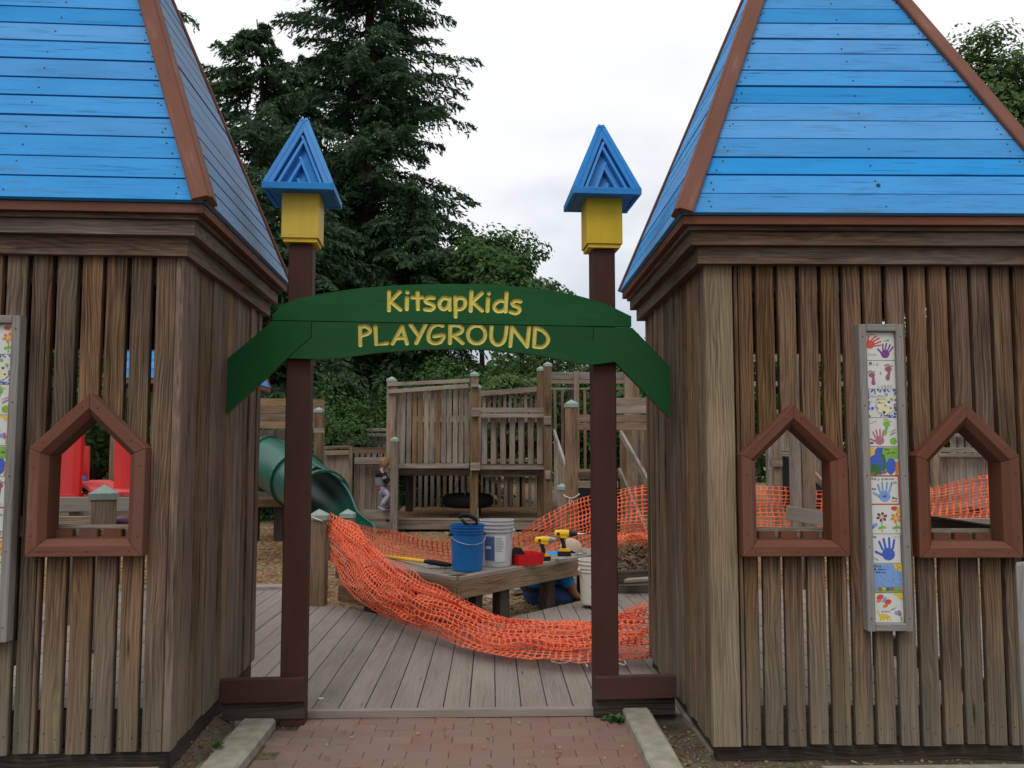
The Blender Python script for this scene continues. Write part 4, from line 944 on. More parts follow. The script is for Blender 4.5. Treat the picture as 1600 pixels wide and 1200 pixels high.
# --- timbers and mulch bed right of the gate
def timber(x0, y0, D0, x1, y1, D1, h, t_, mat, label, name='timber'):
    o = rail(None, x0, y0, D0, x1, y1, D1, h, t_, mat, name); tag(o, label, 'timber'); return o
timber(955, 902, 9.0, 1040, 900, 9.0, .13, .12, 'darkwood', 'dark timber edging the chip pile, upper of two by the right tower')
timber(955, 924, 8.75, 1040, 921, 8.75, .12, .10, 'darkwood', 'dark timber edging the deck, lower of two by the right tower')
o = board('plank', at(978, 907, 8.6), at(1040, 903, 8.4), .10, .03, (0, 1, 0), M['deck']); tag(o, 'pale grey plank end lying on the timbers by the right tower', 'plank')
# --- bench
B = empty('corner_bench', (0, 0, 0), 0, 'low angled wooden bench around the deck with tools and buckets on it', 'bench')
BZ = .488
bc = Vector((-.265, 6.93, 0)); br = Vector((1.25, 8.76, 0)); bl_ = Vector((-1.45, 8.12, 0))
def bench_wing(a, b, outward, trim):
    d = (b-a); L_ = d.length; d.normalize()
    for k in range(3):
        o_ = outward*(.075+.148*k)
        s0 = trim*(k+.5)*.148
        board('seat_board', a+o_+d*s0+Vector((0, 0, BZ-.018)), b+o_+Vector((0, 0, BZ-.018)), .140, .036, outward, M['deck'] if k < 3 else M['grey'], B)
    board('fascia_board', a+outward*.022+Vector((0, 0, BZ-.108))+d*.006, b+outward*.022+Vector((0, 0, BZ-.108)), .14, .038, (0, 0, 1), M['brownish'], B)
    return d, L_
dR = (br-bc).normalized(); dL = (bl_-bc).normalized(); oR = Vector((-dR.y, dR.x, 0)); oL = Vector((dL.y, -dL.x, 0))
bench_wing(bc, br, oR, .45); bench_wing(bc, bl_, oL, .45)
for f, g_ in ((.34, 0), (.68, 0), (1.36, 0), (1.98, 0)):
    p = bc+dR*f+oR*.11; board('leg', (p.x, p.y, .0), (p.x, p.y, BZ-.04), .13 if f > .5 else .09, .09, dR, M['darkwood'], B)
for f in (.12, .75, 1.3):
    p = bc+dL*f+oL*.13; board('leg', (p.x, p.y, .0), (p.x, p.y, BZ-.04), .10, .09, dL, M['darkwood'], B)
p = bc+oR*.12+Vector((.02, .12, 0)); board('leg', (p.x-.02, p.y, 0), (p.x-.02, p.y, BZ-.04), .12, .12, dR, M['darkwood'], B)
board('low_rail', bc+dL*.1+oL*.06+Vector((0, 0, .17)), bl_+oL*.06+Vector((0, 0, .17)), .14, .05, (0, 0, 1), M['brownish'], B)
BZt = BZ
# ================================================================ left window view
R_ = empty('red_playhouse', (0, 0, 0), 0, 'bright red painted playhouse boards and ramp seen through the left window', 'playhouse')
slats(R_, 50, 128, 8.6, 8.3, (680, 690), (776, 776), 5, .14, 'redp'); slats(R_, 112, 133, 8.1, 7.9, (668, 664), (776, 776), 1, .16, 'redp'); slats(R_, 131, 139, 8.7, 8.7, (697, 697), (752, 752), 1, .06, 'redp')
slats(R_, 182, 222, 8.0, 8.0, (680, 680), (770, 770), 2, .15, 'redp'); slats(R_, 140, 222, 14, 14, (400, 400), (401, 401), 1, .01, 'redp') if False else None
a = [at(122, 753, 9.2), at(172, 752, 9.6), at(215, 772, 7.6), at(150, 772, 7.3)]
for i in range(5):
    f0, f1 = i/5, (i+1)/5-.012; 
    p, q = a[0].lerp(a[1], (f0+f1)/2), a[3].lerp(a[2], (f0+f1)/2); board('ramp_board', p, q, (a[3]-a[2]).length/5-.01, .035, (a[1]-a[0]), M['redp'], R_)
rail(R_, 50, 777, 8.0, 200, 777, 8.0, .05, mat='redp')
S_ = empty('side_bench', (0, 0, 0), 0, 'grey plank seat rails seen through the left window below the red boards', 'bench')
rail(S_, 20, 788, 7.2, 240, 788, 7.2, .12, mat='deck'); rail(S_, 20, 802, 7.5, 240, 802, 7.5, .13, mat='grey'); rail(S_, 20, 817, 6.9, 152, 817, 6.9, .105, mat='corner'); rail(S_, 20, 850, 7.1, 240, 850, 7.1, .1, mat='grey')
for xx in (60, 120, 215): post(S_, xx, 7.3, 790, .09, cap=False, mat='grey')
mb = MB(); c_ = at(195, 812, 6.6); mb.lathe([(.17, -.16), (.165, -.02), (.14, .015), (0, .03)], c=c_, n=24); tag(mb.build('purple_play_drum', M['purple'], smooth=True), 'dark purple plastic drum beside the capped post in the left window', 'drum')
mb = MB(); c_ = at(127, 747, 8.2); mb.lathe([(.05, 0), (.045, .03), (.02, .05), (0, .055)], c=(c_.x, c_.y, c_.z-.03), n=12); tag(mb.build('knob', M['bucketblue'], R_, smooth=True), 'small blue knob')
# second blue roofed tower behind the left tower
P_ = empty('distant_tower', tuple(at(163, 592, 9.6)*Vector((1, 1, 0)) if False else Vector((at(163, 592, 9.6).x, 9.6, 0))), math.radians(2), 'small blue roofed open tower behind the left tower, glimpsed between the slats', 'tower')
W2 = at(372, 592, 9.6).x-at(163, 592, 9.6).x; zE = at(300, 592, 9.6).z; hgt = 2.1
for (cx, cy) in ((.12, .12), (W2-.12, .12), (.12, W2-.12)): board('post', (cx, cy, 0), (cx, cy, zE), .12, .12, (1, 0, 0), M['brownish'], P_)
ap = Vector((W2/2, W2/2, zE+hgt)); cs = [Vector((0, 0, zE)), Vector((W2, 0, zE)), Vector((W2, W2, zE)), Vector((0, W2, zE))]
for i in range(4):
    A, Bq = cs[i], cs[(i+1) % 4]; mid = (A+Bq)/2; d = (Bq-A); L_ = d.length; d.normalize(); uv = ap-mid; H_ = uv.length; uv.normalize(); nb = 20
    for k in range(nb):
        t0, t1 = k/nb+.002, (k+1)/nb-.002
        prism('roof_board', [(L_/2*t0, H_*t0), (L_-L_/2*t0, H_*t0), (L_-L_/2*t1, H_*t1), (L_/2*t1, H_*t1)], .02, A, d, uv, M['blue'], P_)
    board('fascia_board', A-Vector((0, 0, .03)), Bq-Vector((0, 0, .03)), .05, .05, (0, 0, 1), M['hip'], P_)
    hp = ap-A; board('hip_board', A, ap, .06, .05, d, M['hip'], P_)
# ================================================================ ORANGE NET
def net(name, ctrl, nu, nv, label, seed, noise=.02, fold=None, hole=.27, smooth_u=10):
    """ctrl: list of stations; each a list of world points across the net"""
    st = [[Vector(p) for p in row] for row in ctrl]; mrow = len(st[0])
    rows = [[Vector(p) for p in spl(row, 8)] for row in st]         # refine across
    k = len(rows[0]); cols = [[Vector(p) for p in spl([rows[i][j] for i in range(len(rows))], smooth_u)] for j in range(k)]
    A = np.array([[list(p) for p in c] for c in cols])               # [v][u][3]
    # resample by arc length along u
    V0, U0 = A.shape[:2]
    def resample(Y, n):
        seg = np.linalg.norm(np.diff(Y, axis=0), axis=1); s = np.concatenate([[0], np.cumsum(seg)]); t = np.linspace(0, s[-1], n)
        return np.stack([np.interp(t, s, Y[:, c]) for c in range(3)], 1)
    mid = A[V0//2]; seg = np.linalg.norm(np.diff(mid, axis=0), axis=1); s = np.concatenate([[0], np.cumsum(seg)])/seg.sum(); tt = np.linspace(0, 1, nu+1)
    B_ = np.stack([[np.interp(tt, s, A[v_, :, c]) for c in range(3)] for v_ in range(V0)]).transpose(0, 2, 1)
    G4 = np.stack([resample(B_[:, u_, :], nv+1) for u_ in range(nu+1)], 0)   # [u][v][3]
    r = np.random.default_rng(seed)
    from mathutils import noise as mn
    if noise:
        for i in range(nu+1):
            for j in range(nv+1):
                p = Vector(G4[i, j]); n_ = mn.noise_vector(Vector((i*.13+seed, j*.33, seed)))*noise + mn.noise_vector(Vector((i*.5, j*.7+seed, 3)))*noise*.35
                if fold: n_ = n_ + fold(i/nu, j/nv, mn)
                q = Vector(G4[i, j])+n_; q.z = max(q.z, DZ+.004 if q.y < deck_far(q.x)+.05 else .01); G4[i, j] = q
    V = []; Fq = []; F3 = []
    idx = {}
    def vid(p): V.append(p); return len(V)-1
    nodes = [[vid(G4[i, j]) for j in range(nv+1)] for i in range(nu+1)]
    h = hole; oc = [(.5-.5+h*.55, h*1.6), (h*1.5*.6, h*.75)]
    a, b_ = .088, .125
    ring = [(a, .5), (a+.06, 1-b_-.10), (.30, 1-b_), (.70, 1-b_), (1-a-.06, 1-b_-.10), (1-a, .5), (1-a-.06, b_+.10), (.70, b_), (.30, b_), (a+.06, b_+.10)]
    for i in range(nu):
        for j in range(nv):
            p00, p10, p11, p01 = G4[i, j], G4[i+1, j], G4[i+1, j+1], G4[i, j+1]
            R = [vid((p00*(1-u)+p10*u)*(1-v_)+(p01*(1-u)+p11*u)*v_) for u, v_ in ring]
            n00, n10, n11, n01 = nodes[i][j], nodes[i+1][j], nodes[i+1][j+1], nodes[i][j+1]
            Fq += [(n00, R[9], R[0]), (n00, R[0], R[1], n01)[:4], (n01, R[1], R[2]), (n01, R[2], R[3], n11), (n11, R[3], R[4]), (n11, R[4], R[5]), (n11, R[5], R[6], n10), (n10, R[6], R[7]), (n10, R[7], R[8], n00), (n00, R[8], R[9])]
    me = pymesh(name, V, Fq, M['net'], smooth=True); o = link(name, me); sd = o.modifiers.new('s', 'SOLIDIFY'); sd.thickness = .0025; sd.offset = 0
    # border cords
    return tag(o, label, 'safety net', 'orange plastic barrier net')
W = lambda x, y, D: Vector(at(x, y, D))
# far run: from the left post along the mulch, up to the tall post and on behind the right tower
far_ctrl = [
 [W(513, 816, 8.35), W(514, 822, 8.35), W(513, 830, 8.32), W(514, 842, 8.3)],
 [W(552, 819, 8.7), W(556, 827, 8.75), W(560, 840, 8.75), W(556, 862, 8.7)],
 [W(610, 830, 9.3), W(612, 840, 9.4), W(615, 856, 9.4), W(612, 884, 9.2)],
 [W(700, 845, 9.9), W(703, 851, 10.0), W(705, 872, 10.1), W(700, 906, 10.0)],
 [W(790, 842, 10.1), W(790, 856, 10.2), W(792, 876, 10.2), W(790, 904, 10.0)],
 [W(840, 812, 10.0), W(842, 836, 10.05), W(845, 862, 10.1), W(848, 896, 10.0)],
 [W(890, 785, 9.9), W(892, 815, 9.9), W(894, 848, 9.9), W(897, 888, 9.9)],
 [W(955, 768, 9.3), W(957, 798, 9.3), W(958, 828, 9.3), W(958, 858, 9.35)],
 [W(1012, 755, 9.0), W(1012, 785, 9.0), W(1012, 815, 9.0), W(1012, 850, 9.1)],
 [W(1110, 757, 9.2), W(1110, 790, 9.2), W(1110, 820, 9.2), W(1110, 852, 9.2)],
 [W(1210, 761, 9.3), W(1210, 790, 9.3), W(1210, 822, 9.3), W(1210, 852, 9.3)],
 [W(1300, 768, 9.3), W(1300, 796, 9.3), W(1300, 826, 9.3), W(1300, 856, 9.3)],
 [W(1455, 762, 9.0), W(1455, 780, 9.0), W(1456, 800, 9.0), W(1456, 822, 9.0)],
 [W(1545, 743, 8.6), W(1545, 765, 8.6), W(1545, 788, 8.6), W(1545, 812, 8.6)],
 [W(1640, 735, 8.4), W(1640, 760, 8.4), W(1640, 785, 8.4), W(1640, 812, 8.4)]]
net('barrier_net', far_ctrl, 132, 16, 'orange net strung upright from the left post to behind the right tower', 1, noise=.03)
near_ctrl = [
 [W(514, 815, 8.30), W(513, 824, 8.22), W(514, 836, 8.18), W(517, 850, 8.15), W(519, 872, 8.1)],
 [W(552, 822, 8.15), W(545, 842, 7.95), W(535, 862, 7.85), W(533, 880, 7.8), W(530, 904, 7.75)],
 [W(592, 866, 7.6), W(582, 886, 7.4), W(570, 904, 7.3), W(562, 925, 7.25), W(556, 938, 7.4)],
 [W(645, 900, 7.0), W(632, 920, 6.9), W(618, 940, 6.85), W(606, 952, 6.9), W(602, 964, 7.05)],
 [W(712, 934, 6.65), W(704, 956, 6.5), W(692, 972, 6.45), W(676, 982, 6.5), W(668, 990, 6.52)],
 [W(780, 964, 6.45), W(774, 982, 6.3), W(764, 996, 6.2), W(750, 1008, 6.1), W(742, 1018, 6.0)],
 [W(840, 973, 6.6), W(842, 990, 6.3), W(836, 1006, 6.05), W(820, 1020, 5.9), W(812, 1031, 5.75)],
 [W(905, 975, 6.7), W(906, 990, 6.35), W(902, 1006, 6.05), W(892, 1022, 5.85), W(884, 1040, 5.6)],
 [W(948, 972, 6.6), W(950, 988, 6.3), W(948, 1004, 6.0), W(945, 1018, 5.85), W(940, 1033, 5.7)],
 [W(985, 952, 6.3), W(984, 976, 6.15), W(982, 996, 6.0), W(982, 1012, 5.9), W(980, 1028, 5.75)],
 [W(1012, 948, 6.1), W(1013, 972, 6.05), W(1013, 992, 6.0), W(1014, 1010, 5.9), W(1014, 1030, 5.75)],
 [W(1045, 958, 6.3), W(1046, 975, 6.25), W(1047, 992, 6.2), W(1047, 1008, 6.1), W(1048, 1022, 6.0)]]
def fold1(u, v, mn):
    a = math.sin(v*23+u*4)*.040 + math.sin(v*44+u*7)*.014
    lift = math.sin(math.pi*min(1, max(0, v)))*0.0
    return Vector((0, -abs(a)*.35, abs(a)*.9+lift))*(1-.55*max(0, v-.75)*4)
net('barrier_net', near_ctrl, 84, 32, 'orange net sagging from the left post down across the deck into a crumpled heap', 7, noise=.035, fold=fold1)
# second layer of the crumpled net: the same strip folded over itself
fold_ctrl = [
 [W(516, 814, 8.2), W(520, 826, 8.1), W(526, 840, 8.0), W(530, 850, 8.0)],
 [W(560, 838, 7.95), W(556, 858, 7.8), W(552, 872, 7.75), W(548, 890, 7.7)],
 [W(600, 884, 7.4), W(596, 904, 7.25), W(588, 920, 7.2), W(580, 938, 7.15)],
 [W(650, 918, 6.9), W(645, 940, 6.75), W(636, 955, 6.7), W(626, 972, 6.75)],
 [W(715, 950, 6.55), W(710, 968, 6.4), W(702, 984, 6.35), W(694, 997, 6.35)],
 [W(785, 976, 6.35), W(782, 990, 6.2), W(778, 1002, 6.1), W(772, 1018, 5.98)],
 [W(850, 980, 6.4), W(850, 996, 6.15), W(848, 1010, 5.98), W(842, 1024, 5.82)],
 [W(915, 978, 6.4), W(916, 994, 6.15), W(915, 1008, 5.98), W(912, 1026, 5.76)],
 [W(965, 968, 6.3), W(966, 985, 6.1), W(966, 1000, 5.95), W(965, 1018, 5.8)],
 [W(1006, 960, 6.15), W(1006, 978, 6.05), W(1006, 996, 5.95), W(1006, 1014, 5.82)]]
def fold2(u, v, mn):
    a = math.sin(v*17+u*6+1.3)*.040
    return Vector((0, -.01, abs(a)+.025))
net('barrier_net', fold_ctrl, 76, 22, 'folded upper layer of the orange net lying on the sagging net', 9, noise=.05, fold=fold2)
# crumpled end beside the chip pile
cr_ctrl = [[W(955, 836, 9.0), W(955, 842, 8.95), W(955, 850, 8.95)], [W(985, 832, 9.1), W(986, 840, 8.95), W(986, 852, 8.95)], [W(1015, 834, 9.1), W(1016, 842, 8.95), W(1016, 850, 8.95)], [W(1050, 836, 9.0), W(1050, 842, 8.95), W(1050, 850, 8.95)]]
net('barrier_net', cr_ctrl, 22, 9, 'small crumpled bunch of orange net on top of the chip pile', 12, noise=.07)
def cord(name, pts, r, label, mat='rope'):
    mb = MB(); mb.tube([Vector(p) for p in spl([Vector(q) for q in pts], 6)], r, 6); return tag(mb.build(name, M[mat], smooth=True), label, 'cord', 'pale tie cords of the net')
z_ = DZ+.012
def D_(x, y, z=z_): return Vector(atz(x, y, z))
cord('cord', [D_(925, 1018, .16), D_(905, 1028, .14), D_(880, 1036), D_(862, 1033), D_(868, 1029), D_(890, 1030), D_(912, 1034), D_(918, 1042)], .0045, 'pale cord looping on the deck at the front of the crumpled net')
cord('cord', [D_(966, 1036), D_(975, 1039), D_(977, 1034), D_(968, 1031), D_(955, 1031)], .0045, 'short pale cord end on the deck right of the right gate post')
cord('cord', [W(487, 808, 8.06), W(500, 813, 8.05), W(513, 819, 8.15)], .006, 'pale cord tying the net to the thick post')
pc = Vector(at(892.5, 775, 10)); 
cord('cord', [pc+Vector((-.085, .0, .015)), pc+Vector((-.07, -.085, .0)), pc+Vector((.0, -.09, -.02)), pc+Vector((.08, -.08, .02)), pc+Vector((.085, 0, .03))], .006, 'pale cord knotted around the tall capped post')
cord('cord', [pc+Vector((-.02, -.09, -.02)), pc+Vector((-.035, -.095, -.06)), pc+Vector((-.02, -.1, -.09)), pc+Vector((.0, -.095, -.04))], .005, 'dangling loop of pale cord on the tall capped post')

# ================================================================ BUCKETS AND TOOLS
def bucket(name, x, y, D, h, rb, rt, mat, label, zb, rings=(.82, .88, .95), handle=None, group='five gallon plastic buckets'):
    p = at(x, y, D); T = empty(name, (p.x, p.y, zb), 0, label, 'bucket', group); mb = MB()
    rr = lambda z: rb+(rt-rb)*z/h
    prof = [(0, 0), (rb*.96, 0), (rb, .008)]
    for f in rings: z = h*f; prof += [(rr(z), z-.004), (rr(z)+.009, z-.003), (rr(z)+.009, z+.005), (rr(z), z+.006)]
    prof += [(rr(h)-.001, h-.006), (rt+.006, h-.005), (rt+.006, h), (rt-.004, h), (rb-.006, .01), (0, .01)]
    mb.lathe(prof, n=36); mb.build('shell', M[mat], T, smooth=False)
    if handle:
        a, tilt = handle; mb = MB(); d = Vector((math.cos(a), math.sin(a), 0)); q = Vector((-d.y, d.x, 0)); pts = []
        for i in range(13):
            t = math.pi*i/12; pts.append(d*(rt+.012)*math.cos(t)+(q*math.cos(tilt)+Vector((0, 0, math.sin(tilt))))*.17*math.sin(t)+Vector((0, 0, h*.78)) + q*.0)
        mb.tube(pts, .0028, 6); mb.build('wire_handle', M['wire'], T, smooth=True)
        mb = MB()
        for s_ in (-1, 1): mb.ball(d*(rt+.010)*s_+Vector((0, 0, h*.78)), .016, 8)
        mb.build('handle_lug', M['black'] if mat == 'bucketblue' else M[mat], T, smooth=True)
    return T
# bench-top positions
b1 = bucket('bucket', 730, 880, 7.35, .385, .128, .143, 'bucketblue', 'blue bucket with a tool in it on the bench corner', BZt, handle=(math.radians(200), -.45))
b2 = bucket('bucket', 776, 880, 7.62, .40, .130, .146, 'bucketgrey', 'pale grey bucket with torn paper label beside the blue bucket', BZt, rings=(.76, .84, .92), handle=(math.radians(160), -1.2))
b3 = bucket('bucket', 929, 885, 7.95, .40, .128, .146, 'bucketwhite', 'dirty white bucket on the deck behind the right gate post', DZ, rings=(.74, .82, .91), handle=(math.radians(200), -1.25))
def label_patch(T, name, r0, z0, z1, a0, a1, mat, n=10, rt_k=(.130, .146, .40), text=None):
    rb, rt, h = rt_k; rr = lambda z: rb+(rt-rb)*z/h+r0; v = []; 
    for i in range(n+1):
        a = math.radians(a0+(a1-a0)*i/n); v += [(rr(z0)*math.cos(a), rr(z0)*math.sin(a), z0), (rr(z1)*math.cos(a), rr(z1)*math.sin(a), z1)]
    o = link(name, pymesh(name, v, [(2*i, 2*i+2, 2*i+3, 2*i+1) for i in range(n)], M[mat]), T); sd = o.modifiers.new('s', 'SOLIDIFY'); sd.thickness = .001; sd.offset = 1; return o
label_patch(b2, 'blue_label', .001, .06, .265, 222, 262, 'labelblue'); label_patch(b2, 'paper_label', .0022, .05, .275, 263, 303, 'label')
def print_lines(T, rk, a0, a1, zs, mat, name='print', th=.004, r0=.0042):
    rb, rt, h = rk; mb = MB()
    for z in zs:
        v = []; n = 6; e = random.uniform(.6, 1)
        for i in range(n+1):
            a = math.radians(a0+(a1-a0)*e*i/n); q = rb+(rt-rb)*z/h+r0; v += [(q*math.cos(a), q*math.sin(a), z), (q*math.cos(a), q*math.sin(a), z+th)]
        mb.add(v, [(2*i, 2*i+2, 2*i+3, 2*i+1) for i in range(n)])
    return mb.build(name, M[mat], T)
print_lines(b2, (.130, .146, .40), 266, 300, [.25-.014*i for i in range(9)], 'toolgrey'); print_lines(b2, (.130, .146, .40), 228, 256, [.16], 'label', th=.022, r0=.003)
# horse-head like mark and print on the white bucket
def text_obj(s, size, mat, M4, parent=None, name='print', ext=.0006, rot=None):
    cu = bpy.data.curves.new('t', 'FONT'); cu.body = s; cu.size = size; cu.extrude = ext; cu.align_x = 'CENTER'; o = bpy.data.objects.new('t', cu); COL.objects.link(o)
    dg = bpy.context.evaluated_depsgraph_get(); me = bpy.data.meshes.new_from_object(o.evaluated_get(dg)); bpy.data.objects.remove(o); me.materials.clear(); me.materials.append(M[mat]); return link(name, me, parent, M4)
label_patch(b3, 'printed_frame', .001, .075, .235, 238, 282, 'label'); print_lines(b3, (.128, .146, .40), 242, 278, [.10, .115, .13, .145], 'black', th=.003, r0=.003)
mb = MB()
def on_b3(a, z): 
    a = math.radians(a); q = .128+.018*z/.40+.0035; return Vector((q*math.cos(a), q*math.sin(a), z))
hs_ = [(246, .165), (252, .185), (250, .215), (256, .222), (262, .205), (270, .21), (274, .19), (268, .18), (272, .16), (264, .165), (260, .18), (254, .158)]
mb.add([on_b3(a, z) for a, z in hs_], [tuple(range(len(hs_)))]); mb.build('printed_emblem', M['black'], b3)
# tool handle sticking out of the blue bucket
p = b1.location; T = empty('grip_tool', (p.x+.03, p.y, BZt+.2), 0, 'dark looped tool grip sticking up out of the blue bucket', 'hand tool')
mb = MB(); pts = [(-.10+.0, -.02, .205+.03), (-.075, -.02, .265), (-.02, -.02, .262), (.045, -.02, .225), (.052, -.02, .19), (.0, -.02, .175), (-.045, -.02, .19), (-.078, -.02, .225)]
mb.tube([Vector(q)*1.0 for q in pts], [.014, .02, .019, .017, .015, .013, .013, .014], 8); mb.build('grip', M['rubber_and_shade'], T, smooth=True)
mb = MB(); mb.tube([(.055, 0, -.1), (.06, -.01, .32)], .005, 6); mb.build('rod', M['wire'], T)
# broom
a, b = Vector(W(598, 869, 8.3)), Vector(W(664, 886, 7.45)); b.z = BZt+.06
T = empty('broom', tuple(b), 0, 'hand broom with yellow handle and black bristles resting on the bench', 'broom')
mb = MB(); mb.tube([a-b, Vector((0, 0, 0))], .016, 10); mb.build('handle', M['toolyellow'], T, smooth=True)
d = Vector((.235, .02, -.035)); mb = MB(); mb.tube([Vector((-.01, 0, 0)), Vector((.04, 0, -.003)), d*.5, d*.85, d], [.022, .034, .038, .030, .012], 10, sq=.62)
rr = random.Random(3)
for _ in range(160):
    q = d*rr.uniform(.1, .95)+Vector((0, rr.uniform(-.04, .02), -.005)); e_ = q+Vector((rr.uniform(.0, .035), rr.uniform(-.03, .01), rr.uniform(-.028, .012))); mb.tube([q, e_], [.003, .001], 3, cap=False)
mb.build('bristles', M['rubber_and_shade'], T)
# red tray
p = Vector(at(821, 884, 7.72)); T = empty('tool_tray', (p.x, p.y, BZt), math.radians(28), 'open red plastic tool tray on the bench with a black saw grip in it', 'tray')
def tray(T, lx, ly, h, wall, mat, flare=.015):
    mb = MB(); a, b = lx/2, ly/2; o0 = [(-a, -b, 0), (a, -b, 0), (a, b, 0), (-a, b, 0)]; o1 = [(x*(1+flare/a), y*(1+flare/b), h) for x, y, _ in o0]; i1 = [(x-math.copysign(wall, x), y-math.copysign(wall, y), h) for x, y, _ in o1]; i0 = [(x-math.copysign(wall, x), y-math.copysign(wall, y), wall) for x, y, _ in o0]
    mb.add(o0+o1+i1+i0, [(3,2,1,0)]+[(k, (k+1) % 4, 4+(k+1) % 4, 4+k) for k in range(4)]+[(4+k, 4+(k+1) % 4, 8+(k+1) % 4, 8+k) for k in range(4)]+[(8+k, 8+(k+1) % 4, 12+(k+1) % 4, 12+k) for k in range(4)]+[(12, 13, 14, 15)])
    return mb.build('tray_shell', M[mat], T)
tray(T, .24, .20, .10, .005, 'redplastic')
board('divider', (-.115, .0, .05), (.115, .0, .05), .07, .006, (0, 0, 1), M['redplastic'], T)
T2 = empty('hand_saw', (p.x-.10, p.y-.06, BZt+.03), math.radians(20), 'black gripped saw leaning over the red tray', 'saw')
prism('grip', [(0, 0), (.02, .05), (.10, .11), (.15, .10), (.20, .03), (.19, -.005), (.12, .04), (.06, .035)], .03, (-.10, -.01, .02), (1, 0, 0), (0, 0, 1), M['black'], T2)
prism('blade', [(0, 0), (0, .05), (.10, .02), (.10, .01)], .002, (.07, -.02, .02), (1, 0, 0), (0, 0, 1), M['toolgrey'], T2)
# drills
def drill(x, y, D, rz, label, chuckgrey, sc=1.0):
    p = at(x, y, D); T = empty('cordless_drill', (p.x, p.y, BZt), rz, label, 'drill', 'yellow and black cordless drills'); T.scale = (sc,)*3
    mb = MB(); mb.box((-.055, -.038, 0), (.065, .038, .045)); mb.build('battery_base', M['black'], T)
    mb = MB(); prof = [(-.05, .045), (.06, .045), (.045, .068), (-.03, .072)]
    v = [(x_, s_*.034, z) for s_ in (-1, 1) for x_, z in prof]; mb.add(v, [(3, 2, 1, 0), (4, 5, 6, 7)]+[(k, (k+1) % 4, 4+(k+1) % 4, 4+k) for k in range(4)]); mb.build('battery_pack', M['toolyellow'], T)
    mb = MB(); mb.tube([(.0, 0, .06), (.0, 0, .10), (-.012, 0, .15), (-.02, 0, .17)], [.024, .020, .021, .024], 10); mb.build('grip', M['black'], T, smooth=True)
    mb = MB(); mb.tube([(.014, 0, .125), (.004, 0, .165)], [.010, .014], 8); mb.build('trigger', M['toolyellow'], T, smooth=True)
    mb = MB(); mb.tube([(-.085, 0, .20), (-.075, 0, .20), (-.0, 0, .202), (.05, 0, .202)], [.022, .034, .036, .034], 12, sq=1.0); mb.box((-.03, -.03, .165), (.035, .03, .20)); mb.build('motor_housing', M['toolyellow'], T, smooth=False)
    mb = MB(); mb.tube([(.05, 0, .202), (.075, 0, .202), (.08, 0, .202), (.105, 0, .202), (.125, 0, .202)], [.034, .033, .026, .024, .014], 14); mb.build('chuck', M['toolgrey'] if chuckgrey else M['black'], T, smooth=False)
    mb = MB(); mb.tube([(.12, 0, .202), (.16 if chuckgrey else .19, 0, .202)], [.008, .003], 6); mb.build('bit', M['black'] if chuckgrey else M['wire'], T)
    mb = MB(); mb.box((-.06, -.037, .19), (-.035, .037, .215)); mb.build('vent', M['black'], T)
    return T
drill(849, 879, 7.95, math.radians(12), 'smaller yellow drill with silver nose next to the red tray', True, .93)
drill(881, 876, 8.3, math.radians(-8), 'larger yellow and black drill standing in front of the tan cap', False, 1.05)
for (x, y, D, rz, lab) in ((873, 880, 7.98, .15, 'silver pliers lying flat on the bench edge below the blue case'), (905, 873, 8.35, .6, 'silver pliers leaning up by the larger drill')):
    p = Vector(at(x, y, D)); T = empty('pliers', (p.x, p.y, BZt+.012), rz, lab, 'pliers', 'pliers on the bench')
    mb = MB(); mb.tube([(-.02, .006, 0), (.02, .014, .004), (.08, .016, .01)], [.007, .007, .006], 6); mb.tube([(-.02, -.006, 0), (.02, -.014, .002), (.08, -.018, .004)], [.007, .007, .006], 6); mb.build('handles', M['toolgrey'], T, smooth=True)
    mb = MB(); mb.tube([(-.02, 0, 0), (-.045, 0, 0), (-.075, 0, 0)], [.013, .011, .004], 6, sq=.6); mb.build('jaws', M['toolgrey'], T, smooth=True)
# dark bag behind the tray seen between bucket and saw is left to the saw itself

# ================================================================ PEOPLE
def skin(name, joints, edges, mat, parent=None, sub=2, mat4=None, root=0):
    me = bpy.data.meshes.new(name); me.from_pydata([j[0] for j in joints], edges, []); o = bpy.data.objects.new(name, me); COL.objects.link(o)
    o.modifiers.new('s', 'SKIN').use_smooth_shade = True
    for i, j in enumerate(joints):
        r_ = j[1] if isinstance(j[1], (tuple, list)) else (j[1], j[1]); me.skin_vertices[0].data[i].radius = r_; me.skin_vertices[0].data[i].use_root = (i == root)
    sm = o.modifiers.new('u', 'SUBSURF'); sm.levels = sub; sm.render_levels = sub
    dg = bpy.context.evaluated_depsgraph_get(); nm = bpy.data.meshes.new_from_object(o.evaluated_get(dg)); bpy.data.objects.remove(o); nm.materials.clear(); nm.materials.append(M[mat] if isinstance(mat, str) else mat)
    nm.polygons.foreach_set('use_smooth', [True]*len(nm.polygons)); return link(name, nm, parent, mat4)
def chain(n, o=0): return [(o+i, o+i+1) for i in range(n-1)]
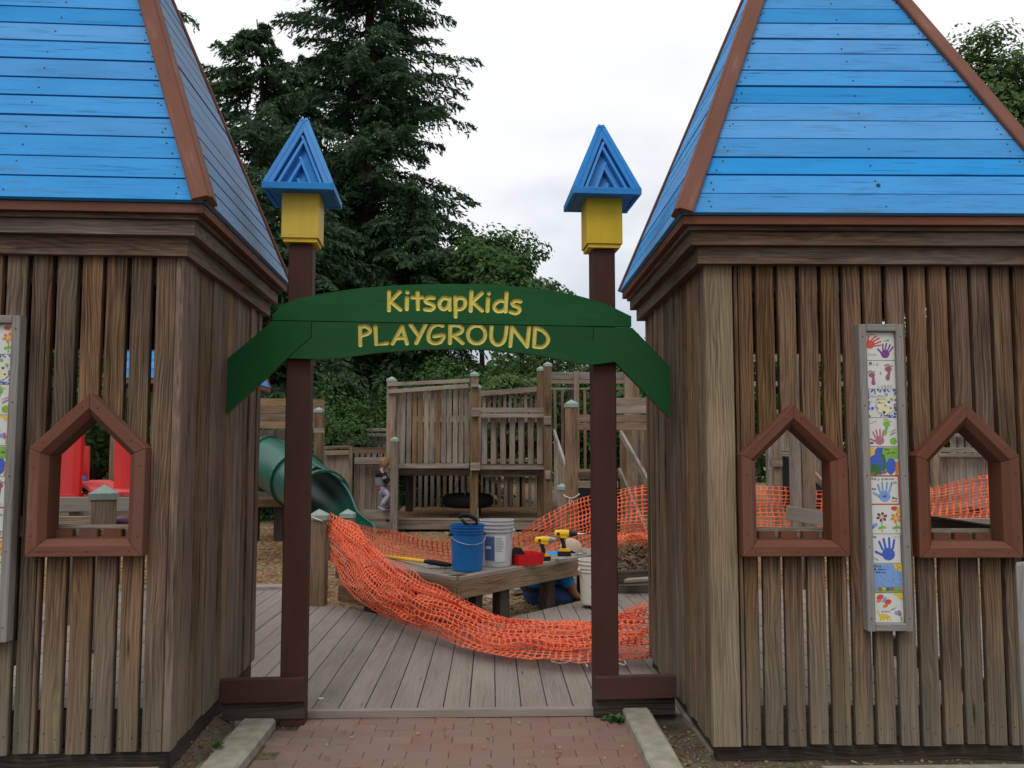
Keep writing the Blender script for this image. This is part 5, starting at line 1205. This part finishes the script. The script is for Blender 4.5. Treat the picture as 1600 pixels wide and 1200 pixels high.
# child: standing on the ledge beside the post, facing right, one knee lifted, ~0.98 m tall
pz = at(599, 797, 15.62); CH = empty('child', (pz.x, pz.y, pz.z), 0, 'small blond child in black and grey hoodie climbing by the post, facing right', 'person')
s = .905/78.0   # metres per photo pixel at the child
def c(px_, py_, y=0.0): return ((px_-599)*s, y, (797-py_)*s)
J = [(c(596, 763), (.05, .06)), (c(594, 752), (.05, .06)), (c(593, 742), (.05, .06)), (c(596, 735), (.045, .05)), (c(599, 730), (.035, .035)), (c(600, 724.5), (.075, .085)), (c(600, 719), (.05, .06)),
     (c(597, 738, -.09), .035), (c(601.5, 748, -.12), .03), (c(608, 757, -.10), .024), (c(610.5, 759.5, -.08), .016),
     (c(597, 738, .09), .035), (c(602, 748, .12), .03), (c(609, 754, .10), .024), (c(612, 756, .08), .016),
     (c(599, 768, -.06), .06), (c(608, 772, -.07), .05), (c(601, 783, -.07), .038), (c(596, 791, -.07), .03), (c(601, 793.5, -.07), .022),
     (c(598, 768, .06), .06), (c(603, 780, .07), .045), (c(601, 791, .07), .032), (c(606, 794, .07), .022)]
E_ = [(0, 1), (1, 2), (2, 3), (3, 4), (4, 5), (5, 6), (2, 7), (7, 8), (8, 9), (9, 10), (2, 11), (11, 12), (12, 13), (13, 14), (0, 15), (15, 16), (16, 17), (17, 18), (18, 19), (0, 20), (20, 21), (21, 22), (22, 23)]
skin('body', J, E_, 'skin', CH)
mb = MB(); hc = Vector(c(600, 724)); mb.ball(hc+Vector((.0, 0, 0)), (.088, .078, .098), 16); mb.ball(hc+Vector((.088, 0, -.018)), (.014, .013, .013), 8)
for yy in (-.03, .03): mb.ball(hc+Vector((.079, yy, .008)), (.008, .010, .008), 8, mi=1)
mb.ball(hc+Vector((.080, 0, -.045)), (.008, .02, .005), 8, mi=2)
for yy in (-.078, .078): mb.ball(hc+Vector((-.005, yy, -.01)), (.018, .010, .025), 8)
mb.build('head', [M['skin'], M['black'], M['redcloth']], CH, smooth=True)
# hair as a shell over the back and top of the head with small locks
mb = MB(); rr = random.Random(2)
for _ in range(420):
    ph = rr.uniform(0, 1.75); th = rr.uniform(0, 6.283); d = Vector((math.sin(ph)*math.cos(th), math.sin(ph)*math.sin(th), math.cos(ph)))
    if d.x > .62 and d.z < .62: continue
    if d.z < -.1 and d.x > -.1: continue
    p = hc+Vector((d.x*.082, d.y*.075, d.z*.092)); t = Vector((0, 0, -1))-d*(-d.z); t = (t+Vector((rr.uniform(-.4, .4), rr.uniform(-.4, .4), 0))).normalized()
    mb.tube([p-t*.02+d*.002, p+d*.009, p+t*.028+d*.004], [.005, .007, .002], 4, cap=False)
mb.ball(hc+Vector((-.010, 0, .012)), (.080, .078, .090), 14); mb.build('hair', M['hair'], CH, smooth=True)
skin('hoodie', [(c(596.5, 764), (.115, .12)), (c(594.5, 754), (.105, .115)), (c(593.5, 745), (.105, .115)), (c(594, 737), (.07, .08))], [(0, 1), (1, 2), (2, 3)], 'hoodiegrey', CH)
skin('hoodie_top', [(c(594, 748), (.115, .125)), (c(593.5, 741), (.118, .13)), (c(594.5, 735.5), (.06, .07)), (c(588, 738), (.045, .06)), (c(585.5, 740), (.012, .03)), (c(597, 740, -.10), .047), (c(602, 749, -.125), .042), (c(607.5, 756, -.10), .033), (c(597, 740, .10), .047), (c(602, 749, .125), .042), (c(608.5, 753.5, .10), .033)],
     [(0, 1), (1, 2), (1, 3), (3, 4), (1, 5), (5, 6), (6, 7), (1, 8), (8, 9), (9, 10)], 'hoodie', CH, root=1)
mb = MB(); a_, b_ = Vector(c(600.2, 745.8, -.118)), Vector(c(602.2, 749.5, -.127)); mb.tube([a_, b_], .047, 10); mb.build('sleeve_band', M['hoodiegrey'], CH, smooth=True)
skin('shirt_hem', [(c(595.5, 768), (.115, .115)), (c(596, 760), (.115, .115))], [(0, 1)], 'redcloth', CH)
skin('trousers', [(c(596.5, 766), (.085, .09)), (c(600, 769, -.065), .075), (c(608.5, 773, -.07), .062), (c(601.5, 783, -.07), .052), (c(597, 789.5, -.07), .045), (c(599, 769, .065), .072), (c(603.5, 780, .07), .058), (c(601, 789, .07), .046)],
     [(0, 1), (1, 2), (2, 3), (3, 4), (0, 5), (5, 6), (6, 7)], 'pants', CH)
for yy, (sx_, sz_) in ((-.07, (597, 792.5)), (.07, (602, 794.8))):
    mb = MB(); q = Vector(c(sx_+2, sz_, yy)); R3 = Matrix.Translation(q) @ Matrix.Rotation(.45 if yy < 0 else 0, 4, 'Y'); mb.ball((0, 0, .0), (.075, .034, .034), 12, M4=R3); mb.build('shoe', M['shoe'], CH, smooth=True)
    mb = MB(); mb.ball((0, 0, -.022), (.080, .037, .014), 12, M4=R3); mb.build('sole', M['sole'], CH, smooth=True)
for yy, hx in ((-.085, 610.5), (.08, 612)):
    for k in range(4):
        q = Vector(c(hx, 759.5 if yy < 0 else 756, yy+(.012-.008*k))); mb = MB(); mb.tube([q, q+Vector((.018, 0, -.004)), q+Vector((.028, 0, -.014-.002*k))], [.0065, .006, .004], 6)
        mb.build('finger', M['skin'], CH, smooth=True)
# adult worker crouching behind the bench: back to the left, knees forward right, arm reaching to the ground, head bowed in a tan cap above the seat
D0 = 8.5; AO = Vector(at(862, 925, D0)); AO.z = .03
WK = empty('worker', tuple(AO), math.radians(32), 'crouching worker in blue shirt, jeans and tan cap behind the bench', 'person')
sA = D0/1340
def w_(px_, py_, y=0.0): return ((px_-862)*sA, y, (703-py_)*sA+1.5-AO.z)
J = [(w_(842, 925), (.10, .12)), (w_(840, 912), (.10, .12)), (w_(845, 895), (.10, .12)), (w_(860, 882), (.09, .11)), (w_(880, 868), (.07, .07)), (w_(893, 862), (.085, .095)), (w_(905, 860), (.07, .08)),
     (w_(866, 882, -.17), .06), (w_(869, 903, -.24), .048), (w_(876, 920, -.24), .040), (w_(893, 930, -.22), .028), (w_(901, 932, -.20), .022),
     (w_(880, 880, .18), .06), (w_(892, 900, .22), .048), (w_(903, 918, .2), .036), (w_(909, 926, .16), .025)]
E_ = chain(7)+[(3, 7), (7, 8), (8, 9), (9, 10), (10, 11), (3, 12), (12, 13), (13, 14), (14, 15)]
skin('body', J, E_, 'skintan', WK)
def limbs(name, chains, mat):
    mb = MB()
    for pts in chains:
        P = [Vector(p) for p, _ in pts]; R_r = [r_ for _, r_ in pts]
        Q = spl([Vector((p.x, p.y, p.z)) for p in P], 4) if len(P) > 2 else [tuple(P[0]), tuple(P[1])]
        RR = np.interp(np.linspace(0, len(P)-1, len(Q)), range(len(P)), R_r); mb.tube(Q, [float(x)*(1+.05*math.sin(i*2.3)) for i, x in enumerate(RR)], 14); mb.ball(Q[0], float(RR[0]), 14); mb.ball(Q[-1], float(RR[-1]), 14)
    return mb.build(name, M[mat], WK, smooth=True)
limbs('shirt', [[(w_(836, 908), .155), (w_(841, 896), .17), (w_(855, 884), .165), (w_(872, 878), .12)], [(w_(862, 886, -.13), .09), (w_(864, 893, -.20), .078), (w_(866, 900, -.22), .068)], [(w_(874, 882, .15), .09), (w_(884, 894, .20), .07)], [(w_(866, 890), .12), (w_(882, 902, .05), .10)]], 'shirt')
limbs('jeans', [[(w_(835, 924), .13), (w_(836, 915), .158)], [(w_(840, 922, -.08), .12), (w_(862, 926, -.12), .10), (w_(882, 922, -.14), .078)], [(w_(882, 922, -.14), .078), (w_(866, 933, -.14), .06), (w_(850, 936, -.13), .05)], [(w_(842, 920, .08), .12), (w_(866, 914, .12), .10), (w_(888, 914, .14), .085)], [(w_(888, 914, .14), .085), (w_(884, 926, .14), .062), (w_(880, 935, .14), .05)]], 'denim')
mb = MB(); bp = Vector(w_(836, 914)); mb.lathe([(.166, -.02), (.172, -.018), (.172, .018), (.166, .02)], n=28, M4=Matrix.Translation(bp) @ Matrix.Rotation(.15, 4, 'Y') @ Matrix.Diagonal((1, 1.1, 1, 1))); mb.build('belt', M['belt'], WK)
for yy in (-.16, .13):
    q = Vector(w_(848 if yy < 0 else 886, 936, yy)); mb = MB(); mb.ball(q+Vector((.0, 0, .0)), (.13, .05, .045), 12); mb.build('boot', M['belt'], WK, smooth=True)
hc = Vector(w_(898, 862)); mb = MB(); mb.ball(hc+Vector((.07, 0, -.05)), (.02, .018, .02), 8); mb.ball(hc+Vector((.03, -.088, -.02)), (.02, .012, .03), 8); mb.ball(hc+Vector((.03, .088, -.02)), (.02, .012, .03), 8); mb.build('face_features', M['skintan'], WK, smooth=True)
Rc = Matrix.Translation(Vector(w_(900, 858))) @ Matrix.Rotation(math.radians(28), 4, 'Y')
mb = MB(); prof = [(.118*math.cos(t), .105*math.sin(t)) for t in [math.pi/2*i/8 for i in range(9)]]; mb.lathe([(.118, -.035)]+prof, n=24, M4=Rc); 
mb.build('cap_crown', M['capcloth'], WK, smooth=True)
mb = MB(); v = []; n = 10
for i in range(n+1):
    a = math.radians(-70+140*i/n); v += [Rc @ Vector((.112*math.cos(a), .112*math.sin(a), -.03)), Rc @ Vector((.112*math.cos(a)+.085*math.cos(a*.9)**.6, .112*math.sin(a), -.045))]
mb.add(v, [(2*i, 2*i+2, 2*i+3, 2*i+1) for i in range(n)]); o = mb.build('cap_brim', M['capcloth'], WK, smooth=True); sd = o.modifiers.new('s', 'SOLIDIFY'); sd.thickness = .004
mb = MB()
for a_ in (-1.9, -1.3, -2.5, -.9):
    q = Vector((.100*math.cos(a_), .100*math.sin(a_), .055)); mb.ball(Rc @ q, .005, 6)
mb.build('eyelets', M['hair'], WK)
for k in range(5):
    q = Vector(w_(902+k*.4, 932, -.20+.018*(k-2))); mb = MB(); e = .05+.012*(k in (1, 2, 3)); mb.tube([q, q+Vector((e*.5, .0, -.004)), q+Vector((e, 0, -.022))], [.010, .009, .007], 7); mb.build('finger', M['skintan'], WK, smooth=True)
o = board('stone', (at(760, 925, 8.6).x, 8.6, .03), (at(760, 925, 8.6).x+.2, 8.7, .05), .16, .05, (0, 1, 0), M['concrete']); tag(o, 'pale flat stone block on the chips under the bench', 'stone')
o = board('plank', at(800, 922, 8.7), at(850, 912, 8.9), .03, .14, (0, 0, 1), M['deck']); tag(o, 'pale plank lying behind the bench legs', 'plank')

# ================================================================ TILE PANELS
def col(name, c_):
    M['g_'+name] = plain('glaze_'+name, c_, rough=.3, var=.45, sc=90, bump=.0, spec=.4)
PAL = dict(red=(.62, .08, .05), pink=(.45, .16, .22), purple=(.20, .05, .22), mauve=(.33, .10, .16), blue=(.06, .12, .48), sky=(.20, .34, .62), green=(.22, .42, .07), dgreen=(.05, .16, .06), yellow=(.75, .50, .06), orange=(.70, .22, .05), black=(.03, .03, .03), brownp=(.30, .13, .05), cream=(.70, .66, .42), greyp=(.30, .30, .32))
for k_, v_ in PAL.items(): col(k_, v_)
def ell(cx, cy, rx, ry, rot=0, n=14, w_=0.06, sd=0):
    r = random.Random(sd+int(cx*1000)+int(cy*777)); ca, sa = math.cos(rot), math.sin(rot); o = []
    for i in range(n):
        a = 2*math.pi*i/n; k = 1+r.uniform(-w_, w_); x = rx*k*math.cos(a); y = ry*k*math.sin(a); o.append((cx+x*ca-y*sa, cy+x*sa+y*ca))
    return o
def stroke(pts, w_):
    L_, R_ = [], []
    for i, p in enumerate(pts):
        p = Vector(p); t = (Vector(pts[min(i+1, len(pts)-1)])-Vector(pts[max(i-1, 0)])).normalized(); n = Vector((-t.y, t.x))*w_/2; L_.append(tuple(p+n)); R_.append(tuple(p-n))
    return L_+R_[::-1]
def hand(cx, cy, s_, rot, mirror=1, gap=True):
    ca, sa = math.cos(rot), math.sin(rot); T_ = lambda q: [(cx+s_*(x*mirror*ca-y*sa), cy+s_*(x*mirror*sa+y*ca)) for x, y in q]
    out_ = [T_(ell(0, -.12, .25, .26, 0, 16))]
    for bx, ang, ln in ((-.19, .30, .34), (-.07, .10, .42), (.07, -.07, .43), (.19, -.27, .36)):
        b0 = (bx, .05); tip = (bx-math.sin(ang)*ln, .05+math.cos(ang)*ln); out_.append(T_(stroke([b0, ((b0[0]+tip[0])/2, (b0[1]+tip[1])/2), tip], .085))); out_.append(T_(ell(tip[0], tip[1], .048, .055, 0, 8)))
    out_.append(T_(stroke([(-.15, -.2), (-.32, -.08), (-.46, .0)], .095))); out_.append(T_(ell(-.46, .0, .055, .055, 0, 8)))
    return out_
def foot(cx, cy, s_, rot):
    ca, sa = math.cos(rot), math.sin(rot); T_ = lambda q: [(cx+s_*(x*ca-y*sa), cy+s_*(x*sa+y*ca)) for x, y in q]
    o = [T_(ell(0, -.30, .13, .18)), T_(stroke([(.02, -.35), (.05, 0), (0, .2)], .17)), T_(ell(0, .2, .2, .17))]
    for k in range(5): o.append(T_(ell(-.19+.1*k, .40+.05*(k in (1, 2)), .055-.006*k, .06, 0, 8)))
    return o
def scrib(cx, cy, w_, h_, word_seed, n=3, ang=0):
    """hand written word: joined small strokes"""
    r = random.Random(word_seed); pts = []; k = 4*n
    for i in range(k+1): pts.append((cx-w_/2+w_*i/k, cy+ang*(i/k-.5)*w_+(h_/2*(1 if i % 2 else -1)*r.uniform(.3, 1.0))))
    return stroke(pts, .016)
def glyphs(txt, cx, cy, w_, h_):
    """simple stroke letters inside one tile"""
    Gm = {'M': [[(0,0),(0,1),(.5,.35),(1,1),(1,0)]], 'I': [[(.5,0),(.5,.65)], [(.5,.85),(.5,.95)]], 'A': [[(.8,.6),(.3,.65),(.1,.3),(.4,0),(.8,.25)], [(.8,.65),(.8,0)]], 'L': [[(0,1),(0,0),(.8,0)]], 'O': [[(.5,0),(.1,.3),(.5,.6),(.9,.3),(.5,0)]], 'G': [[(.8,.6),(.3,.6),(.1,.3),(.6,.05),(.8,.4),(.8,-.4),(.3,-.4)]], 'N': [[(.1,0),(.1,.6),(.8,.5),(.8,0)]], '&': [[(.9,0),(.2,.8),(.5,1),(.6,.7),(.1,.2),(.5,0),(.9,.4)]],
          'H': [[(0,0),(0,1)], [(1,0),(1,1)], [(0,.5),(1,.5)]], 'Y': [[(0,.6),(.5,.1)], [(1,.6),(.3,-.4)]], 'T': [[(.5,0),(.5,1)], [(.1,.7),(.9,.7)]], 'E': [[(.1,.3),(.9,.35),(.5,.6),(.1,.3),(.5,0),(.9,.1)]], 'S': [[(.9,.6),(.2,.5),(.8,.2),(.1,0)]], 'R': [[(.1,0),(.1,.6)], [(.1,.4),(.8,.6)]], 'U': [[(.1,.6),(.2,0),(.8,.1),(.8,.6)]]}
    o = []; n = len(txt); cw = w_/n
    for i, ch_ in enumerate(txt):
        for ln in Gm.get(ch_, []): o.append(stroke([(cx-w_/2+cw*(i+.12+.72*x), cy+h_*(y-.4)) for x, y in ln], .014))
    return o
def tile_designs():
    T_ = []
    d = [('red', h) for h in hand(.24, .60, .62, -1.15)]+[('purple', h) for h in hand(.70, .30, .60, -.35)]; d += [('greyp', g) for g in glyphs('TRUSTE', .24, .20, .30, .07)+glyphs('SAM', .72, .70, .2, .07)+glyphs('LOGAN', .2, .93, .3, .07)]; T_.append(('tile', d))
    d = [('mauve', h) for h in foot(.22, .38, .55, .15)]+[('mauve', h) for h in foot(.76, .58, .60, -.1)]+[('greyp', g) for g in glyphs('MIA', .28, .88, .34, .13)+glyphs('&', .5, .55, .1, .1)+glyphs('LOGAN', .64, .10, .5, .13)]; T_.append(('tile', d))
    d = []
    r = random.Random(5)
    for i in range(70):
        e = r.randrange(4); t = r.random(); q = r.uniform(.0, .085); x, y = [(t, q), (t, 1-q), (q, t), (1-q, t)][e]; x = min(max(x, .03), .97); y = min(max(y, .03), .97); d.append(('blue', ell(x, y, .035, .03, r.random()*3, 6)))
    d += [('cream', ell(.6, .4, .3, .3, 0, 16, .1))]
    for cx, cy, q, cn in ((.28, .86, .025, 'black'), (.67, .82, .05, 'green'), (.84, .65, .05, 'green'), (.74, .54, .05, 'blue'), (.62, .42, .035, 'purple'), (.80, .33, .035, 'purple'), (.57, .18, .05, 'black'), (.18, .33, .05, 'blue'), (.35, .33, .045, 'sky'), (.30, .40, .03, 'greyp'), (.15, .6, .04, 'cream')): d.append((cn, ell(cx, cy, q, q, 0, 10)))
    d += [('greyp', g) for g in glyphs('HEATHER', .38, .76, .5, .08)+glyphs('SMITH', .45, .64, .34, .07)+glyphs('SIMON', .42, .52, .36, .07)]; T_.append(('tile', d))
    d = [('green', h) for h in foot(.62, .66, .62, -.25)]+[('green', ell(.86, .18, .12, .13, 0, 14, .12))]+[('pink', h) for h in hand(.38, .28, .62, .1)]+[('purple', ell(.12, .12, .07, .04)), ('greyp', scrib(.2, .85, .22, .06, 3, ang=.4)), ('greyp', scrib(.85, .55, .2, .06, 4, ang=.6)), ('greyp', scrib(.85, .45, .2, .06, 5, ang=.6))]; T_.append(('tile', d))
    d = [('blue', [(.0, .02), (.0, .6), (.3, .98), (.5, .98), (.55, .6), (.45, .02)]), ('blue', ell(.75, .32, .17, .30, -.1, 18, .08)), ('green', [(.45, .6), (.5, .98), (.99, .98), (.99, .55), (.7, .6), (.6, .5)]), ('yellow', [(.0, .62), (.0, .98), (.24, .98), (.2, .72)]), ('dgreen', ell(.22, .2, .22, .19, 0, 16, .12)), ('dgreen', [(.45, .1), (.55, .1), (.6, .45), (.55, .7), (.42, .8), (.40, .65), (.5, .5)]), ('brownp', ell(.12, .06, .09, .05)), ('brownp', ell(.5, .1, .1, .06)), ('orange', [(.88, .0), (.99, .0), (.99, .5), (.93, .5)])]+[('black', g) for g in glyphs('THE', .62, .9, .18, .07)+glyphs('EARTH', .75, .78, .3, .07)]; T_.append(('tile', d))
    bd = [('red', q) for q in ([(.0, .0), (.0, 1), (.035, 1), (.035, 0)], [(1, 0), (1, 1), (.965, 1), (.965, 0)], [(0, 0), (1, 0), (1, .03), (0, .03)], [(0, 1), (1, 1), (1, .97), (0, .97)])]
    d = bd+[('sky', h) for h in hand(.50, .38, .78, -.05)]+[('blue', ell(.5, .28, .08, .04))]+[('black', g) for g in glyphs('HOLY', .2, .89, .3, .09)+glyphs('GRANSUN', .62, .89, .44, .08)+glyphs('GIRL', .83, .76, .22, .08)+glyphs('AGE', .15, .55, .16, .07)+glyphs('MAY', .84, .22, .18, .07)+glyphs('LUE', .82, .12, .18, .06)]; T_.append(('tile', d))
    d = []
    for cx, cy, pc_, cc_ in ((.38, .58, 'purple', 'yellow'), (.86, .55, 'orange', 'yellow')):
        for k in range(6): a = k*math.pi/3+.3; d.append((pc_, ell(cx+.13*math.cos(a), cy+.12*math.sin(a), .065, .05, a, 9)))
        d += [(cc_, ell(cx, cy, .065, .06)), ('green', stroke([(cx, cy-.15), (cx, .05)], .035)), ('green', ell(cx-.07, .2, .07, .045, .5, 9)), ('green', ell(cx+.07, .22, .07, .045, -.5, 9))]
    d += [('red', ell(.82, .88, .12, .08)), ('yellow', ell(.95, .82, .06, .1)), ('sky', ell(.14, .30, .10, .06, .4)), ('blue', ell(.06, .22, .05, .05)), ('greyp', glyphs('LITTLE', .2, .95, .35, .05)[0])]; T_.append(('tile', d))
    d = [('blue', h) for h in hand(.55, .42, .88, .08)]+[('greyp', scrib(.12, .15, .2, .06, 6, ang=-.6)), ('greyp', scrib(.85, .9, .24, .05, 7)), ('greyp', scrib(.12, .9, .1, .1, 8)), ('purple', stroke([(.985, .02), (.985, .98)], .02))]; T_.append(('tile', d))
    d = [('sky', [(0, .07), (0, .99), (.99, .99), (.99, .07)]), ('green', [(0, 0), (0, .07), (1, .07), (1, 0)]), ('yellow', ell(.99, .96, .26, .24, 0, 18))]
    for cx, cy in ((.84, .92), (.93, .86), (.86, .82)): d.append(('black', ell(cx, cy, .02, .02, 0, 6)))
    for k, cn in enumerate(('red', 'yellow', 'blue', 'red', 'green', 'orange')): d += [('dgreen', ell(.24+.135*k, .13, .068, .075, 0, 12)), (cn, ell(.24+.135*k, .135, .055, .062, 0, 12))]
    d += [('black', g) for g in glyphs('HOLLY', .17, .92, .26, .07)+glyphs('MCHANS', .27, .80, .42, .06)+glyphs('THREE', .28, .70, .34, .06)]; d = [(a, [(min(.995, max(.005, x)), min(.995, max(.005, y))) for x, y in q]) for a, q in d]; T_.append(('tile', d))
    d = [('red', ell(.24, .86, .12, .09, .5)), ('red', ell(.50, .70, .12, .09, .3)), ('orange', ell(.20, .74, .09, .06, .4)), ('orange', ell(.40, .56, .09, .06, .2)), ('sky', ell(.38, .78, .05, .12, -.6)), ('yellow', [(.66, .99), (.99, .72), (.99, .99)]),
         ('yellow', ell(.36, .20, .17, .085, -.08, 14)), ('yellow', stroke([(.22, .24), (.14, .40), (.10, .36)], .05)), ('yellow', stroke([(.24, .2), (.22, .04)], .05)), ('yellow', stroke([(.33, .16), (.32, .03)], .05)), ('yellow', stroke([(.46, .16), (.47, .03)], .05)), ('yellow', stroke([(.52, .22), (.57, .06)], .04)), ('black', glyphs('HORSE', .42, .36, .26, .07)[0]), ('black', scrib(.42, .37, .26, .05, 11, 4)), ('sky', ell(.78, .32, .08, .07)), ('pink', ell(.88, .28, .07, .07)), ('pink', ell(.86, .37, .05, .05)), ('green', stroke([(.93, .2), (.93, .04)], .06)), ('greyp', scrib(.66, .46, .18, .06, 9, ang=.5))]; T_.append(('tile', d))
    return T_
DES = tile_designs()
TL = ['white tile with red and purple hand prints', 'white tile with two purple foot prints and names', 'tile with blue dabbed border and coloured dots', 'white tile with green foot and pink hand prints', 'tile painted as blue and green earth with sun', 'tile with red edge and pale blue hand print', 'white tile with painted flowers', 'white tile with one dark blue hand print', 'blue sky tile with smiling sun and row of beads', 'white tile with butterfly and yellow horse']
def tile_panel(label, loc, rz, x0, x1, z0, z1, order):
    """x0..x1, z0..z1: outer frame in wall coordinates (world-rotated about loc)"""
    T = empty('tile_panel', loc, rz, label, 'tile panel', 'grey framed strips of painted tiles')
    M4 = Matrix.Translation(Vector(loc)) @ Matrix.Rotation(rz, 4, 'Z')
    fw = .036; yf = -.062
    for a_, b_, nm in (((x0+fw/2, z0+.001), (x0+fw/2, z1-.001), 'frame_board'), ((x1-fw/2, z0+.001), (x1-fw/2, z1-.001), 'frame_board')):
        board(nm, (a_[0], yf+.03, a_[1]), (b_[0], yf+.03, b_[1]), fw, .06, (1, 0, 0), M['panelframe'], T)
    for zz in (z0+fw/2, z1-fw/2): board('frame_board', (x0+fw+.0005, yf+.0305, zz), (x1-fw-.0005, yf+.0305, zz), fw, .059, (0, 0, 1), M['panelframe'], T)
    mb = MB(); mb.box((x0+.01, -.03, z0+.01), (x1-.01, -.004, z1-.01)); mb.build('backing', M['grout'], T)
    n = 10; H_ = (z1-z0-2*fw)/n; Wd = x1-x0-2*fw
    for k in range(n):
        bg, d = DES[order[k]]; zt_ = z1-fw-k*H_; mb = MB(); g_ = .0012
        a0, a1, c0, c1 = x0+fw+.0004, x1-fw-.0004, zt_-H_+g_, zt_-g_; y1_ = -.038
        mb.box((0, y1_, 0), (a1-a0, -.031, c1-c0)); 
        to = mb.build('tile', M['tile'], T, mat4=Matrix.Translation((a0, 0, c0))); tag(to, TL[order[k]])
        mats_ = []; mi = {}; mb = MB()
        for li, (cn, q) in enumerate(d):
            if cn not in mi: mi[cn] = len(mats_); mats_.append(M['g_'+cn])
            yy = y1_-.0003-.00004*li
            pts = [(x*(a1-a0), yy, y*(c1-c0)) for x, y in q]
            cx = sum(p[0] for p in pts)/len(pts); cz = sum(p[2] for p in pts)/len(pts)
            # orient towards the viewer
            ar = sum(pts[i-1][0]*pts[i][2]-pts[i][0]*pts[i-1][2] for i in range(len(pts)))
            if ar < 0: pts = pts[::-1]
            mb.add(pts, [tuple(range(len(pts)))], mi[cn])
        mb.build('painting', mats_, to)
    mb = MB()
    for k in range(5):
        for xx in (x0+fw*.45, x1-fw*.45):
            mb.lathe([(.003, 0), (.003, .001), (0, .0012)], n=7, M4=Matrix.Translation((xx, yf-.0005, z0+.06+(z1-z0-.12)*k/4)) @ Matrix.Rotation(math.pi/2, 4, 'X'))
    tag(mb.build('screw_heads', M['nail'], T), kind='stuff')
    return T
def box_px(loc, rz, xl, xr, yt, yb):
    a, zt_ = loc_at(loc, rz, xl[0], yt, -.062); b, zb_ = loc_at(loc, rz, xl[1], yb, -.062); c_, _ = loc_at(loc, rz, xr[0], yt, -.062); d, _ = loc_at(loc, rz, xr[1], yb, -.062)
    return (a+b)/2, (c_+d)/2, zb_, zt_
x0, x1, z0, z1 = box_px(RL, RR, (1342, 1357), (1411, 1429), 506, 987)
tile_panel('narrow grey framed strip of painted tiles between the two right tower windows', RL, RR, x0, x1, z0, z1, list(range(10)))
_, x1, z0, z1 = box_px(LL, LR, (0, 0), (24.5, 17), 492, 1004)
tile_panel('grey framed tile strip cut off by the left edge of the photo', LL, LR, x1-.212, x1, z0, z1, [6, 2, 3, 9, 4, 1, 5, 6, 1, 2])

# ================================================================ MARKER POST (right edge) and small plants
zt_ = at(1600, 878, 3.6); xM = at(1587.5, 900, 3.62).x
MP = empty('marker_post', (xM+.045, 3.62, .0), 0, 'pale rounded marker post with vertical dark letters at the right edge', 'marker post')
mb = MB(); mb.lathe([(.045, 0), (.045, zt_.z-.02), (.040, zt_.z-.004), (.0, zt_.z)], n=24, M4=Matrix.Diagonal((1, .35, 1, 1))); mb.build('stake', M['bucketwhite'] if False else M['panelframe'], MP, smooth=True)
text_obj('BAHY', .055, 'black', Matrix.Translation((.004, -.0168, .62)) @ Matrix.Rotation(math.pi/2, 4, 'X') @ Matrix.Rotation(math.pi/2, 4, 'Z'), MP, 'letters')
def weed(x, y, z, n, sz, label, seed):
    r = random.Random(seed); T = empty('weed', (x, y, z), 0, label, 'weed', 'small weeds at the kerbs')
    mb = MB(); V = []; tn = []
    for i in range(n):
        a = r.uniform(0, 6.28); l = sz*r.uniform(.5, 1); e = r.uniform(.2, 1.1); d = Vector((math.cos(a)*math.cos(e), math.sin(a)*math.cos(e), math.sin(e))); s_ = Vector((-math.sin(a), math.cos(a), 0))*l*.28
        b0 = Vector((r.uniform(-.02, .02), r.uniform(-.02, .02), .0))+d*l*.2; mb.add([b0, b0+d*l*.5+s_, b0+d*l-Vector((0, 0, l*.25)), b0+d*l*.5-s_], [(0, 1, 2, 3)])
    o = mb.build('leaves', M['weedm'], T)
    return T
M['weedm'] = plain('weed_green', (.06, .13, .035), rough=.6, var=.4, sc=30)
weed(.665, 4.66, .06, 60, .055, 'leafy weed growing where the deck meets the right kerb', 1); weed(.60, 4.69, .06, 18, .03, 'tiny weed sprigs at the deck edge left of the leafy weed', 2)
p = atz(337, 1168, .12); weed(p.x, p.y, .12, 40, .035, 'small grassy weed in the soil beside the left kerb', 3)
scatter('leaf_litter', 90, (-1.1, .7, 3.3, 4.75), M['chip'], (.008, .026), PZ_-.030, seed=9, flat=.2)
p = atz(505, 1092, .105)
mb = MB(); mb.ball((p.x-.015, p.y, .107), (.022, .012, .006), 8); tag(mb.build('pebble', M['label'], smooth=True), 'small pale wood scrap at the foot of the left gate post', 'scrap')
